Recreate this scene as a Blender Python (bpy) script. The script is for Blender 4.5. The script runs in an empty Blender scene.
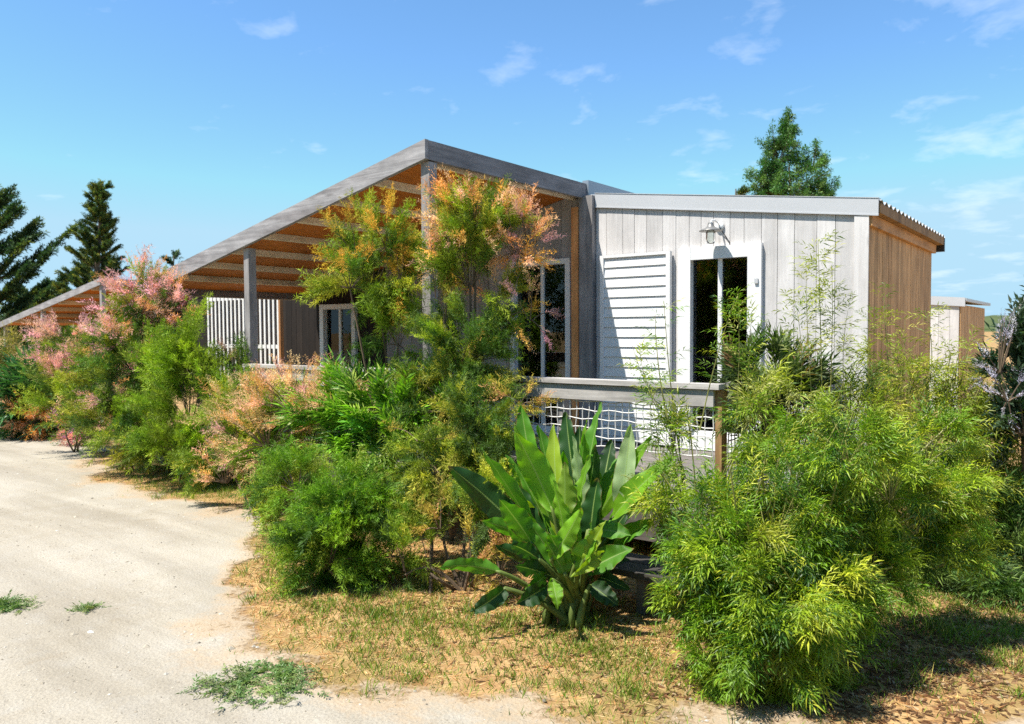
import bpy, math, random
import numpy as np
from mathutils import Matrix, Vector

rng = np.random.default_rng(11)
random.seed(11)
scene = bpy.context.scene
COL = scene.collection
PI = math.pi

# ------------------------------------------------------------------ camera
# world axes: u (x) along the cabin's front wall to the right, v (y) into the wall, z up
F, YAW, PIT, ROL, EYE = 776.4644, .6535, .0393, -.0056, 1.6
cam_d = bpy.data.cameras.new('camera')
cam_d.sensor_width = 36.0
cam_d.lens = F / 1024 * 36
cam_d.clip_end = 4000
cam_d.dof.use_dof = True
cam_d.dof.focus_distance = 4.8
cam_d.dof.aperture_fstop = 4.0
cam = bpy.data.objects.new('camera', cam_d)
cam.matrix_world = (Matrix.Translation((0, 0, EYE)) @ Matrix.Rotation(YAW, 4, 'Z')
                    @ Matrix.Rotation(PI / 2 - PIT, 4, 'X') @ Matrix.Rotation(ROL, 4, 'Z'))
COL.objects.link(cam)
scene.camera = cam


def ray(x, y):
    dx, dy = x - 512, y - 362
    c, s = math.cos(-ROL), math.sin(-ROL)
    X, Y = (dx * c - dy * s) / F, -(dx * s + dy * c) / F
    Z = math.cos(PIT) + Y * math.sin(PIT)
    z = Y * math.cos(PIT) - math.sin(PIT)
    return np.array([math.cos(YAW) * X - math.sin(YAW) * Z, math.sin(YAW) * X + math.cos(YAW) * Z, z])


def at(x, y, Z):
    return ray(x, y) * Z + np.array([0, 0, EYE])


def gp(x, y, z=0.0):
    r = ray(x, y)
    return r * ((z - EYE) / r[2]) + np.array([0, 0, EYE])


LAT = np.array([math.cos(YAW), math.sin(YAW), 0])     # sideways as seen from the viewpoint
DEP = np.array([-math.sin(YAW), math.cos(YAW), 0])
UP = np.array([0, 0, 1.0])


# ------------------------------------------------------------------ object helpers
def tag(o, label=None, cat=None, group=None, kind=None):
    if label: o['label'] = label
    if cat: o['category'] = cat
    if group: o['group'] = group
    if kind: o['kind'] = kind
    return o


def empty(name, loc, label, cat, group=None):
    o = bpy.data.objects.new(name, None)
    o.empty_display_size = .2
    o.location = loc
    COL.objects.link(o)
    return tag(o, label, cat, group)


def root_loc(o):
    l = Vector((0, 0, 0))
    while o is not None:
        l += o.location
        o = o.parent
    return np.array(l)


def mk(name, V, Fc, mat, parent=None, col=None, uv=None, smooth=False, origin=None):
    """V (n,3) world coordinates, Fc (m,k) face indices of one size (or a list of such arrays)."""
    V = np.asarray(V, dtype=np.float64).reshape(-1, 3)
    faces = Fc if isinstance(Fc, list) else [Fc]
    faces = [np.asarray(f, dtype=np.int32) for f in faces if len(f)]
    off = root_loc(parent) if parent is not None else (np.zeros(3) if origin is None else np.asarray(origin, float))
    me = bpy.data.meshes.new(name)
    me.vertices.add(len(V))
    me.vertices.foreach_set('co', (V - off).astype(np.float32).ravel())
    loops = np.concatenate([f.ravel() for f in faces])
    tot = np.concatenate([np.full(len(f), f.shape[1], np.int32) for f in faces])
    start = np.concatenate([[0], np.cumsum(tot)[:-1]]).astype(np.int32)
    me.loops.add(len(loops))
    me.loops.foreach_set('vertex_index', loops)
    me.polygons.add(len(tot))
    me.polygons.foreach_set('loop_start', start)
    me.polygons.foreach_set('loop_total', tot)
    me.polygons.foreach_set('use_smooth', np.full(len(tot), bool(smooth)))
    if col is not None:
        a = me.attributes.new('col', 'FLOAT_COLOR', 'FACE')
        c = np.ones((len(tot), 4), np.float32)
        c[:, :3] = col
        a.data.foreach_set('color', c.ravel())
    if uv is not None:
        l = me.uv_layers.new(name='UVMap')
        l.data.foreach_set('uv', np.asarray(uv, np.float32)[loops].ravel())
    me.update(calc_edges=True)
    me.validate()
    me.materials.append(mat)
    o = bpy.data.objects.new(name, me)
    COL.objects.link(o)
    if parent is not None:
        o.parent = parent
    else:
        o.location = off
    return o


class MB:
    """collects shapes that make up ONE part"""
    def __init__(s):
        s.V, s.F4, s.F3, s.C4, s.C3, s.n = [], [], [], [], [], 0

    def add(s, V, F, c=(1, 1, 1)):
        V = np.asarray(V, float)
        F = np.asarray(F, int)
        s.V.append(V)
        if F.shape[1] == 4:
            s.F4.append(F + s.n); s.C4.append(np.tile(np.asarray(c, float), (len(F), 1)) if np.ndim(c) == 1 else c)
        else:
            s.F3.append(F + s.n); s.C3.append(np.tile(np.asarray(c, float), (len(F), 1)) if np.ndim(c) == 1 else c)
        s.n += len(V)

    def hexa(s, P, c=(1, 1, 1)):
        """8 corners: bottom 4 (ccw from above), top 4"""
        s.add(P, [[0, 3, 2, 1], [4, 5, 6, 7], [0, 1, 5, 4], [1, 2, 6, 5], [2, 3, 7, 6], [3, 0, 4, 7]], c)

    def box(s, x0, x1, y0, y1, z0, z1, c=(1, 1, 1), zf=None):
        """zf: function of x added to z (for sloping members)"""
        P = np.array([[x0, y0, z0], [x1, y0, z0], [x1, y1, z0], [x0, y1, z0],
                      [x0, y0, z1], [x1, y0, z1], [x1, y1, z1], [x0, y1, z1]], float)
        if zf is not None:
            P[:, 2] += np.array([zf(x) for x in P[:, 0]])
        s.hexa(P, c)

    def tube(s, pts, r, n=6, c=(1, 1, 1), cap=True):
        V, Fq = tube(pts, r, n)
        s.add(V, Fq, c)
        if cap and n >= 3:
            k = len(pts)
            for base, flip in ((0, 1), ((k - 1) * n, 0)):
                idx = [base + i for i in range(n)]
                if flip: idx = idx[::-1]
                for i in range(1, n - 1):
                    s.F3.append(np.array([[idx[0], idx[i], idx[i + 1]]]) + s.n - len(V)); s.C3.append(np.array([c], float))

    def lathe(s, prof, center, axis=(0, 0, 1), n=20, c=(1, 1, 1)):
        ax = np.asarray(axis, float); ax = ax / np.linalg.norm(ax)
        a = np.cross(ax, [1, 0, 0] if abs(ax[0]) < .9 else [0, 1, 0]); a /= np.linalg.norm(a)
        b = np.cross(ax, a)
        V = []
        for r, h in prof:
            for i in range(n):
                t = 2 * PI * i / n
                V.append(np.asarray(center) + ax * h + r * (a * math.cos(t) + b * math.sin(t)))
        Fq = [[j * n + i, j * n + (i + 1) % n, (j + 1) * n + (i + 1) % n, (j + 1) * n + i]
              for j in range(len(prof) - 1) for i in range(n)]
        s.add(V, Fq, c)

    def build(s, name, mat, parent=None, smooth=False, origin=None):
        fs, cs = [], []
        if s.F4: fs.append(np.concatenate(s.F4)); cs.append(np.concatenate(s.C4))
        if s.F3: fs.append(np.concatenate(s.F3)); cs.append(np.concatenate(s.C3))
        return mk(name, np.concatenate(s.V), fs, mat, parent, np.concatenate(cs), None, smooth, origin)


def tube(pts, r, n=4):
    P = np.asarray(pts, float)
    k = len(P)
    R = np.full(k, r) if np.ndim(r) == 0 else np.asarray(r)
    T = np.gradient(P, axis=0)
    T /= np.linalg.norm(T, axis=1)[:, None] + 1e-9
    ref = np.array([0, 0, 1.0]) if abs(T[:, 2]).mean() < .8 else np.array([1.0, 0, 0])
    A = np.cross(T, ref); A /= np.linalg.norm(A, axis=1)[:, None] + 1e-9
    B = np.cross(T, A)
    th = np.arange(n) * 2 * PI / n
    V = P[:, None, :] + R[:, None, None] * (A[:, None, :] * np.cos(th)[None, :, None] + B[:, None, :] * np.sin(th)[None, :, None])
    i = np.arange(k - 1)[:, None] * n
    j = np.arange(n)[None, :]
    Fq = np.stack([i + j, i + (j + 1) % n, i + n + (j + 1) % n, i + n + j], -1).reshape(-1, 4)
    return V.reshape(-1, 3), Fq


# ------------------------------------------------------------------ materials
class NT:
    def __init__(s, name):
        s.m = bpy.data.materials.new(name)
        s.m.use_nodes = True
        s.t = s.m.node_tree
        s.t.nodes.clear()
        s.out = s.t.nodes.new('ShaderNodeOutputMaterial')

    def n(s, typ, **kw):
        nd = s.t.nodes.new('ShaderNode' + typ)
        for k, v in kw.items():
            if k in ('op',): nd.operation = v
            elif k == 'data': nd.data_type = v
            elif k == 'blend': nd.blend_type = v
            elif k == 'attr': nd.attribute_name = v
            else: nd.inputs[k.replace('_', ' ')].default_value = v
        return nd

    def l(s, a, b):
        s.t.links.new(a, b)

    def mix(s, a, b, fac, blend='MIX'):
        nd = s.t.nodes.new('ShaderNodeMix')
        nd.data_type = 'RGBA'; nd.blend_type = blend
        for sock, v in ((nd.inputs[0], fac), (nd.inputs[6], a), (nd.inputs[7], b)):
            if hasattr(v, 'is_output'): s.l(v, sock)
            elif sock == nd.inputs[0]: sock.default_value = v
            else: sock.default_value = (*v, 1)
        return nd.outputs[2]

    def math(s, op, a, b=0.0, clamp=False):
        nd = s.t.nodes.new('ShaderNodeMath'); nd.operation = op; nd.use_clamp = clamp
        for i, v in enumerate((a, b)):
            if hasattr(v, 'is_output'): s.l(v, nd.inputs[i])
            else: nd.inputs[i].default_value = v
        return nd.outputs[0]

    def ramp(s, fac, stops):
        nd = s.t.nodes.new('ShaderNodeValToRGB')
        el = nd.color_ramp.elements
        while len(el) < len(stops): el.new(.5)
        for e, (p, c) in zip(el, stops):
            e.position = p
            e.color = (*c, 1) if np.ndim(c) else (c, c, c, 1)
        s.l(fac, nd.inputs[0])
        return nd.outputs[0]

    def noise(s, scale, detail=4, rough=.55, vec=None, dist=0):
        nd = s.n('TexNoise', Scale=scale, Detail=detail, Roughness=rough, Distortion=dist)
        if vec is not None: s.l(vec, nd.inputs['Vector'])
        return nd.outputs[0]

    def coord(s, scale=(1, 1, 1), kind='Object', extra=None):
        tc = s.n('TexCoord')
        mp = s.n('Mapping')
        mp.inputs['Scale'].default_value = scale
        v = tc.outputs[kind]
        if extra is not None:
            va = s.t.nodes.new('ShaderNodeVectorMath'); va.operation = 'ADD'
            s.l(v, va.inputs[0]); s.l(extra, va.inputs[1]); v = va.outputs[0]
        s.l(v, mp.inputs['Vector'])
        return mp.outputs[0]

    def princ(s, color, rough=.6, spec=.3, metal=0, bump=None, bstr=.3, bdist=.01):
        p = s.n('BsdfPrincipled', Metallic=metal)
        for sock, v in (('Base Color', color), ('Roughness', rough), ('Specular IOR Level', spec)):
            if hasattr(v, 'is_output'): s.l(v, p.inputs[sock])
            else: p.inputs[sock].default_value = (*v, 1) if sock == 'Base Color' else v
        if bump is not None:
            b = s.n('Bump', Strength=bstr, Distance=bdist)
            s.l(bump, b.inputs['Height']); s.l(b.outputs[0], p.inputs['Normal'])
        s.l(p.outputs[0], s.out.inputs[0])
        return s.m


def wood(name, c1, c2, c3, grain='z', rough=.75, stain=.35, knots=True, bst=.25, blot=(.74, 1.14)):
    """weathered boards: grain streaks along one axis, blotches, tint from the per-board colour"""
    t = NT(name)
    at_ = t.n('Attribute', attr='col')
    sep = t.n('SeparateColor'); t.l(at_.outputs['Color'], sep.inputs[0])
    off = t.n('CombineXYZ')
    for i in range(3): t.l(t.math('MULTIPLY', sep.outputs[1], 37.0 + 11 * i), off.inputs[i])
    s = {'z': (34, 34, 1.6), 'x': (1.6, 34, 34), 'y': (34, 1.6, 34)}[grain]
    s2 = {'z': (7, 7, 1.0), 'x': (1.0, 7, 7), 'y': (7, 1.0, 7)}[grain]
    v = t.coord(s, extra=off.outputs[0])
    v2 = t.coord(s2, extra=off.outputs[0])
    g = t.noise(1.0, 6, .65, v, .6)
    b = t.noise(1.0, 5, .6, v2, .4)
    cc = t.mix(c1, c2, t.ramp(g, [(.3, 0.0), (.72, 1.0)]))
    cc = t.mix(cc, c3, t.math('MULTIPLY', t.ramp(b, [(.5, 0.0), (.75, 1.0)]), stain))
    bl = t.noise(2.2, 6, .7, t.coord({'z': (2.2, 2.2, 1), 'x': (1, 2.2, 2.2), 'y': (2.2, 1, 2.2)}[grain], extra=off.outputs[0]))
    cc = t.mix(cc, t.mix((blot[0],) * 3, (blot[1],) * 3, t.ramp(bl, [(.36, 0.0), (.62, 1.0)])), 1.0, 'MULTIPLY')
    if knots:
        k = t.n('TexVoronoi', Scale=1.0); t.l(t.coord({'z': (5, 5, 1.3), 'x': (1.3, 5, 5), 'y': (5, 1.3, 5)}[grain], extra=off.outputs[0]), k.inputs['Vector'])
        kk = t.ramp(k.outputs['Distance'], [(.04, 1.0), (.11, 0.0)])
        cc = t.mix(cc, tuple(x * .45 for x in c3), t.math('MULTIPLY', kk, .5))
    tint = t.n('CombineColor')
    for i in range(3): t.l(sep.outputs[0], tint.inputs[i])
    cc = t.mix(cc, tint.outputs[0], 1.0, 'MULTIPLY')
    return t.princ(cc, rough, .25, 0, g, bst, .004)


def plain(name, c, rough=.5, spec=.4, metal=0, var=.12, scale=6, dirt=None, dirt_amt=.3):
    t = NT(name)
    n = t.noise(scale, 5, .6, t.coord())
    cc = t.mix(tuple(x * (1 - var) for x in c), tuple(min(1, x * (1 + var)) for x in c), t.ramp(n, [(.3, 0.0), (.7, 1.0)]))
    if dirt:
        d = t.noise(2.3, 6, .7, t.coord((3, 3, .8)))
        cc = t.mix(cc, dirt, t.math('MULTIPLY', t.ramp(d, [(.5, 0.0), (.8, 1.0)]), dirt_amt))
    return t.princ(cc, rough, spec, metal, n, .06, .004)


def leafmat(name, trans=.35, gloss=.06, rough=.45, var=.25, sat_trans=(1.1, 1.25, .5), base=(1, 1, 1)):
    """leaves: colour from the face attribute, light passes through"""
    t = NT(name)
    a = t.n('Attribute', attr='col')
    n = t.noise(9, 3, .6, t.coord())
    lo = tuple(x * (1 - var) for x in base); hi = tuple(x * (1 + var) for x in base)
    c = t.mix(a.outputs['Color'], t.mix(lo, hi, t.ramp(n, [(.3, 0.0), (.7, 1.0)])), 1.0, 'MULTIPLY')
    d = t.n('BsdfDiffuse'); t.l(c, d.inputs[0])
    tr = t.n('BsdfTranslucent'); t.l(t.mix(c, sat_trans, 1.0, 'MULTIPLY'), tr.inputs[0])
    m = t.n('MixShader', Fac=trans); t.l(d.outputs[0], m.inputs[1]); t.l(tr.outputs[0], m.inputs[2])
    g = t.n('BsdfGlossy', Roughness=rough); g.inputs[0].default_value = (1, 1, 1, 1)
    m2 = t.n('MixShader', Fac=gloss); t.l(m.outputs[0], m2.inputs[1]); t.l(g.outputs[0], m2.inputs[2])
    t.l(m2.outputs[0], t.out.inputs[0])
    return t.m


M = {}
M['wall'] = wood('limewashed boards', (.54, .515, .50), (.66, .64, .628), (.42, .39, .37), 'z', .8, .3, True, .2, (.88, 1.05))
M['endwall'] = wood('larch boards', (.52, .285, .115), (.78, .50, .24), (.20, .10, .045), 'z', .7, .8, True)
M['shadewall'] = wood('boards with shade painted in', (.022, .016, .012), (.045, .032, .024), (.015, .011, .01), 'z', .8, .3, False)  # near-black board colour stands in for deep shade under the roofs
M['fascia_x'] = wood('silvered timber along u', (0.189, 0.181, 0.185), (0.370, 0.357, 0.361), (0.129, 0.112, 0.112), 'x', .8, .8, True)
M['fascia_y'] = wood('silvered timber along v', (0.232, 0.224, 0.232), (0.396, 0.378, 0.387), (0.112, 0.103, 0.103), 'y', .8, .7, True)
M['post'] = wood('silvered post', (0.232, 0.219, 0.215), (0.404, 0.378, 0.370), (0.146, 0.129, 0.120), 'z', .8, .5, True)
M['newpost'] = wood('orange pine post', (.66, .27, .085), (.80, .40, .16), (.34, .12, .05), 'z', .65, .4, True)
M['purlin'] = wood('pale pine', (.70, .57, .40), (.82, .70, .53), (.4, .24, .11), 'y', .65, .4, True)
M['ceiling'] = wood('orange plywood', (.50, .145, .016), (.60, .20, .028), (.32, .09, .01), 'y', .6, .4, False)
M['deck'] = wood('grey decking', (0.129, 0.116, 0.103), (0.232, 0.211, 0.194), (0.112, 0.095, 0.086), 'x', .85, .5, True)
M['rail'] = wood('silvered rail', (0.310, 0.288, 0.267), (0.516, 0.486, 0.456), (0.138, 0.120, 0.107), 'x', .85, .5, True)
M['raily'] = wood('silvered rail across', (0.310, 0.288, 0.267), (0.516, 0.486, 0.456), (0.138, 0.120, 0.107), 'y', .85, .5, True)
M['white'] = plain('white paint', (.76, .76, .755), .35, .4, 0, .03, 4, (.5, .48, .42), .12)
M['screenwhite'] = plain('pale screen slats', (.72, .70, .66), .6, .3, 0, .1, 8, (.45, .4, .35), .2)
M['zinc'] = plain('white coated metal', (0.482, 0.490, 0.507), .38, .5, .0, .04, 3, (0.430, 0.430, 0.413), .15)
M['greyzinc'] = plain('grey zinc', (.26, .30, .345), .4, .5, .3, .06, 3)
M['roofsheet'] = plain('corrugated sheet', (0.533, 0.542, 0.542), .4, .5, .2, .06, 3, (0.344, 0.327, 0.301), .2)
M['darkmetal'] = plain('dark metal', (.05, .05, .05), .4, .5, .3, .1)
M['lampgrey'] = plain('galvanised lamp', (.26, .25, .23), .4, .5, .5, .1, 8)
M['net'] = plain('white rope', (0.636, 0.628, 0.602), .8, .2, 0, .08, 30)
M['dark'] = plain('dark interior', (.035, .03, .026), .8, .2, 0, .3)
M['bark'] = wood('shrub bark', (.10, .07, .045), (.19, .14, .09), (.06, .04, .03), 'z', .9, .4, False)
M['cane'] = plain('cane', (.22, .22, .06), .5, .3, 0, .3, 12)
M['tuber'] = plain('dry leaf sheath', (.22, .12, .055), .8, .2, 0, .35, 20)
M['leaf'] = leafmat('leaf', .34, .025)
M['needle'] = leafmat('feathery leaf', .32, .02, .6)
M['flower'] = leafmat('plume', .35, .0, .6, .18, (1.1, 1.0, .85))
M['bigleaf'] = None


def glass(name):
    t = NT(name)
    tr = t.n('BsdfTransparent'); tr.inputs[0].default_value = (.82, .86, .84, 1)
    g = t.n('BsdfGlossy', Roughness=.02)
    fr = t.n('Fresnel', IOR=1.5)
    m = t.n('MixShader'); t.l(fr.outputs[0], m.inputs[0]); t.l(tr.outputs[0], m.inputs[1]); t.l(g.outputs[0], m.inputs[2])
    t.l(m.outputs[0], t.out.inputs[0])
    return t.m


M['glass'] = glass('window glass')

# big leaf: side veins and a pale midrib follow the leaf's own UV
t = NT('banana leaf')
a = t.n('Attribute', attr='col')
uvn = t.n('UVMap')
sep = t.n('SeparateXYZ'); t.l(uvn.outputs[0], sep.inputs[0])
ax = t.math('ABSOLUTE', t.math('SUBTRACT', sep.outputs[0], .5))
ph = t.math('ADD', t.math('MULTIPLY', sep.outputs[1], 260.0), t.math('MULTIPLY', ax, -110.0))
vein = t.math('MULTIPLY', t.math('ADD', t.math('SINE', ph), 1.0), .5)
nz = t.noise(5, 4, .6, t.coord())
c = t.mix(a.outputs['Color'], t.mix((.74, .78, .74), (1.2, 1.16, 1.1), t.ramp(nz, [(.3, 0.0), (.7, 1.0)])), 1.0, 'MULTIPLY')
c = t.mix(c, t.mix((.80, .84, .80), (1.08, 1.06, 1.05), vein), 1.0, 'MULTIPLY')
mid = t.ramp(ax, [(.012, 1.0), (.035, 0.0)])
c = t.mix(c, (.30, .42, .12), t.math('MULTIPLY', mid, .75))
tipd = t.math('MULTIPLY', t.ramp(sep.outputs[1], [(.93, 0.0), (.985, 1.0)]), t.ramp(t.noise(5, 3, .6, t.coord()), [(.5, 0.0), (.6, 1.0)]))
c = t.mix(c, (.22, .13, .05), tipd)
edge = t.math('MULTIPLY', t.ramp(ax, [(.455, 0.0), (.497, 1.0)]), t.ramp(t.noise(14, 3, .6, t.coord()), [(.5, 0.0), (.62, 1.0)]))
c = t.mix(c, (.25, .15, .05), edge)
p = t.n('BsdfPrincipled', Roughness=.46); t.l(c, p.inputs['Base Color']); p.inputs['Specular IOR Level'].default_value = .45
b = t.n('Bump', Strength=.35, Distance=.004); t.l(vein, b.inputs['Height']); t.l(b.outputs[0], p.inputs['Normal'])
tr = t.n('BsdfTranslucent'); t.l(t.mix(c, (1.3, 1.5, .35), 1.0, 'MULTIPLY'), tr.inputs[0])
ms = t.n('MixShader', Fac=.36); t.l(p.outputs[0], ms.inputs[1]); t.l(tr.outputs[0], ms.inputs[2])
t.l(ms.outputs[0], t.out.inputs[0])
M['bigleaf'] = t.m

# ------------------------------------------------------------------ world and sun
SUN = np.array([-.25, -.46, 1.0]); SUN /= np.linalg.norm(SUN)        # towards the sun
elev = math.asin(SUN[2])
az = math.atan2(SUN[0], SUN[1])                                       # from +v, clockwise
w = bpy.data.worlds.new('World'); scene.world = w
w.use_nodes = True
nt = w.node_tree; nt.nodes.clear()
wo = nt.nodes.new('ShaderNodeOutputWorld')
bg = nt.nodes.new('ShaderNodeBackground'); bg.inputs[1].default_value = .100
sky = nt.nodes.new('ShaderNodeTexSky'); sky.sky_type = 'NISHITA'; sky.sun_disc = False
sky.sun_elevation = elev; sky.sun_rotation = az
sky.air_density = 1.0; sky.dust_density = .1; sky.ozone_density = 2.5; sky.altitude = 10
# thin clouds: a noise field laid out on a high plane, found by direction
tc = nt.nodes.new('ShaderNodeTexCoord')
sp = nt.nodes.new('ShaderNodeSeparateXYZ'); nt.links.new(tc.outputs['Generated'], sp.inputs[0])


def wm(op, a_, b_=0.0, clamp=False):
    nd = nt.nodes.new('ShaderNodeMath'); nd.operation = op; nd.use_clamp = clamp
    for i, v in enumerate((a_, b_)):
        if hasattr(v, 'is_output'): nt.links.new(v, nd.inputs[i])
        else: nd.inputs[i].default_value = v
    return nd.outputs[0]


zz = wm('ADD', wm('MAXIMUM', sp.outputs[2], 0.0), .16)
cx, cy = wm('DIVIDE', sp.outputs[0], zz), wm('DIVIDE', sp.outputs[1], zz)
cv = nt.nodes.new('ShaderNodeCombineXYZ'); nt.links.new(cx, cv.inputs[0]); nt.links.new(cy, cv.inputs[1])
n1 = nt.nodes.new('ShaderNodeTexNoise'); n1.inputs['Scale'].default_value = 4.2; n1.inputs['Detail'].default_value = 7; n1.inputs['Roughness'].default_value = .58; n1.inputs['Distortion'].default_value = .25
n2 = nt.nodes.new('ShaderNodeTexNoise'); n2.inputs['Scale'].default_value = .55; n2.inputs['Detail'].default_value = 3
mpw = nt.nodes.new('ShaderNodeMapping'); mpw.inputs['Location'].default_value = (7.4, 2.2, 0); mpw.inputs['Rotation'].default_value = (0, 0, .5); mpw.inputs['Scale'].default_value = (1.0, 1.0, 1)
nt.links.new(cv.outputs[0], mpw.inputs[0])
nt.links.new(mpw.outputs[0], n1.inputs['Vector']); nt.links.new(cv.outputs[0], n2.inputs['Vector'])
# more cloud towards the right hand (towards +v / +u)
side = wm('MULTIPLY', wm('ADD', wm('MULTIPLY', sp.outputs[0], .794), wm('MULTIPLY', sp.outputs[1], .607)), .16)
den = wm('ADD', wm('ADD', n1.outputs[0], wm('MULTIPLY', wm('SUBTRACT', n2.outputs[0], .5), .35)), side)
mr = nt.nodes.new('ShaderNodeMapRange'); mr.inputs[1].default_value = .60; mr.inputs[2].default_value = .95; mr.inputs[3].default_value = 0; mr.inputs[4].default_value = .6
nt.links.new(den, mr.inputs[0])
mx = nt.nodes.new('ShaderNodeMix'); mx.data_type = 'RGBA'
nt.links.new(mr.outputs[0], mx.inputs[0])
tint = nt.nodes.new('ShaderNodeMix'); tint.data_type = 'RGBA'; tint.blend_type = 'MULTIPLY'; tint.inputs[0].default_value = 1
nt.links.new(sky.outputs[0], tint.inputs[6]); tint.inputs[7].default_value = (.80, 1.09, 1.24, 1)
cap = nt.nodes.new('ShaderNodeMix'); cap.data_type = 'RGBA'; cap.blend_type = 'DARKEN'; cap.inputs[0].default_value = 1
cap.inputs[7].default_value = (2.7, 4.3, 5.4, 1)
nt.links.new(tint.outputs[2], cap.inputs[6])
nt.links.new(cap.outputs[2], mx.inputs[6]); mx.inputs[7].default_value = (6.6, 7.1, 7.8, 1)
nt.links.new(mx.outputs[2], bg.inputs[0])
nt.links.new(bg.outputs[0], wo.inputs[0])

sd = bpy.data.lights.new('sun', 'SUN'); sd.energy = 5.0; sd.angle = math.radians(.5); sd.color = (1.0, .95, .86)
so = bpy.data.objects.new('sun', sd)
so.rotation_euler = Vector(-SUN).to_track_quat('-Z', 'Y').to_euler()
so.location = SUN * 30
COL.objects.link(so)

scene.view_settings.view_transform = 'Standard'
scene.view_settings.look = 'None'
scene.view_settings.exposure = 0.85
scene.view_settings.gamma = 1
scene.cycles.max_bounces = 8
scene.cycles.diffuse_bounces = 3
scene.cycles.transparent_max_bounces = 12
scene.cycles.use_denoising = False
scene.cycles.sample_clamp_indirect = 2.5


# ------------------------------------------------------------------ ground
def vnoise(P, scale, seed=0):
    """cheap smooth value noise on (n,2)"""
    r = np.random.default_rng(seed).random((256, 256))
    q = P * scale + 1000.0
    i = np.floor(q).astype(int); f = q - i
    f = f * f * (3 - 2 * f)
    g = lambda a, b: r[(i[:, 0] + a) % 256, (i[:, 1] + b) % 256]
    return (g(0, 0) * (1 - f[:, 0]) + g(1, 0) * f[:, 0]) * (1 - f[:, 1]) + (g(0, 1) * (1 - f[:, 0]) + g(1, 1) * f[:, 0]) * f[:, 1]


EDGE = np.array([(-60, 6.2), (-20, 5.5), (-15.0, 5.15), (-12.3, 5.05), (-11.0, 5.2), (-9.9, 4.45), (-8.8, 3.95), (-7.5, 3.72), (-6.5, 3.85), (-5.75, 3.85), (-5.3, 3.4),
                 (-4.75, 2.88), (-4.1, 2.55), (-3.43, 2.38), (-2.8, 2.26), (-2.2, 2.28), (-1.6, 2.5), (-1.0, 2.9), (-.5, 3.55), (0.1, 4.1), (1.2, 4.9), (4, 6), (40, 9)])


def edge_v(u):
    return np.interp(u, EDGE[:, 0], EDGE[:, 1])


def pathness(P):
    """metres inside the path (positive on the gravel)"""
    d = (edge_v(P[:, 0]) - P[:, 1]) * .8 + .13 + .22 * np.clip(1 - abs(P[:, 0] + 2.1) / .9, 0, 1)
    return d + (vnoise(P, 1.6, 3) - .5) * .5 + (vnoise(P, 5, 4) - .5) * .28 + (vnoise(P, 17, 5) - .5) * .12


def gz(P):
    return (vnoise(P, .7, 7) - .5) * .03 + (vnoise(P, 2.3, 8) - .5) * .016


def grid(us, vs):
    U, V_ = np.meshgrid(us, vs)
    P = np.stack([U.ravel(), V_.ravel()], 1)
    n, m = len(us), len(vs)
    i = np.arange(m - 1)[:, None] * n + np.arange(n - 1)[None, :]
    Fq = np.stack([i, i + 1, i + n + 1, i + n], -1).reshape(-1, 4)
    return P, Fq


far = np.array([900, 400, 200, 100, 60, 40])
us = np.concatenate([-far, np.linspace(-25, 5, 220), far[::-1]])
vs = np.concatenate([-far, np.linspace(-6, 14, 160), far[::-1]])
P, Fq = grid(us, vs)
t = NT('dry earth')
co = t.coord()
a1, a2, a3 = t.noise(.9, 6, .6, co), t.noise(7, 6, .65, co), t.noise(60, 4, .7, co)
c = t.mix((.29, .155, .065), (.54, .36, .17), t.ramp(a2, [(.35, 0.0), (.68, 1.0)]))
c = t.mix(c, (.12, .135, .035), t.math('MULTIPLY', t.ramp(a1, [(.45, 0.0), (.62, 1.0)]), .5))
c = t.mix(c, t.mix((.6, .58, .55), (1.2, 1.2, 1.2), a3), .9, 'MULTIPLY')
m_ground = t.princ(c, .95, .1, 0, t.math('ADD', a2, t.math('MULTIPLY', a3, .5)), .6, .02)
tag(mk('ground', np.c_[P, gz(P) * (np.abs(P).max(1) < 30)], Fq, m_ground, smooth=True), kind='structure')

us = np.concatenate([np.linspace(-60, -20, 60), np.arange(-19.9, 3.5, .05), np.linspace(3.6, 20, 20)])
vs = np.concatenate([np.linspace(-30, -2, 30), np.arange(-1.9, 6.6, .05)])
P, Fq = grid(us, vs)
pn = pathness(P)
keep = (pn[Fq].max(1) > -.02)
t = NT('pale gravel')
ea = t.n('Attribute', attr='edge')
co = t.coord()
a1, a2, a3 = t.noise(.55, 6, .62, co), t.noise(6, 6, .65, co), t.noise(95, 3, .7, co)
vo = t.n('TexVoronoi', Scale=55.0); t.l(co, vo.inputs['Vector'])
c = t.mix((.33, .29, .228), (.405, .368, .307), t.ramp(a1, [(.34, 0.0), (.64, 1.0)]))
c = t.mix(c, (.40, .372, .325), t.math('MULTIPLY', t.ramp(a2, [(.48, 0.0), (.72, 1.0)]), .55))
c = t.mix(c, t.mix((.80, .79, .78), (1.07, 1.07, 1.06), t.ramp(a3, [(.33, 0.0), (.6, 1.0)])), .8, 'MULTIPLY')
c = t.mix(c, (.26, .22, .17), t.math('MULTIPLY', t.ramp(vo.outputs['Distance'], [(.10, 1.0), (.2, 0.0)]), .25))
tr1 = t.noise(1.0, 5, .6, t.coord((.35, 2.6, 1)), .3)
c = t.mix(c, t.mix((.86, .85, .83), (1.06, 1.06, 1.05), t.ramp(tr1, [(.38, 0.0), (.6, 1.0)])), 1.0, 'MULTIPLY')
st1 = t.noise(3.0, 6, .7, co, .5)
c = t.mix(c, (.25, .19, .12), t.math('MULTIPLY', t.ramp(st1, [(.60, 0.0), (.72, 1.0)]), .35))
fade = t.math('ADD', ea.outputs['Fac'], t.math('MULTIPLY', t.math('SUBTRACT', t.noise(30, 4, .7, co), .5), .35))
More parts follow.
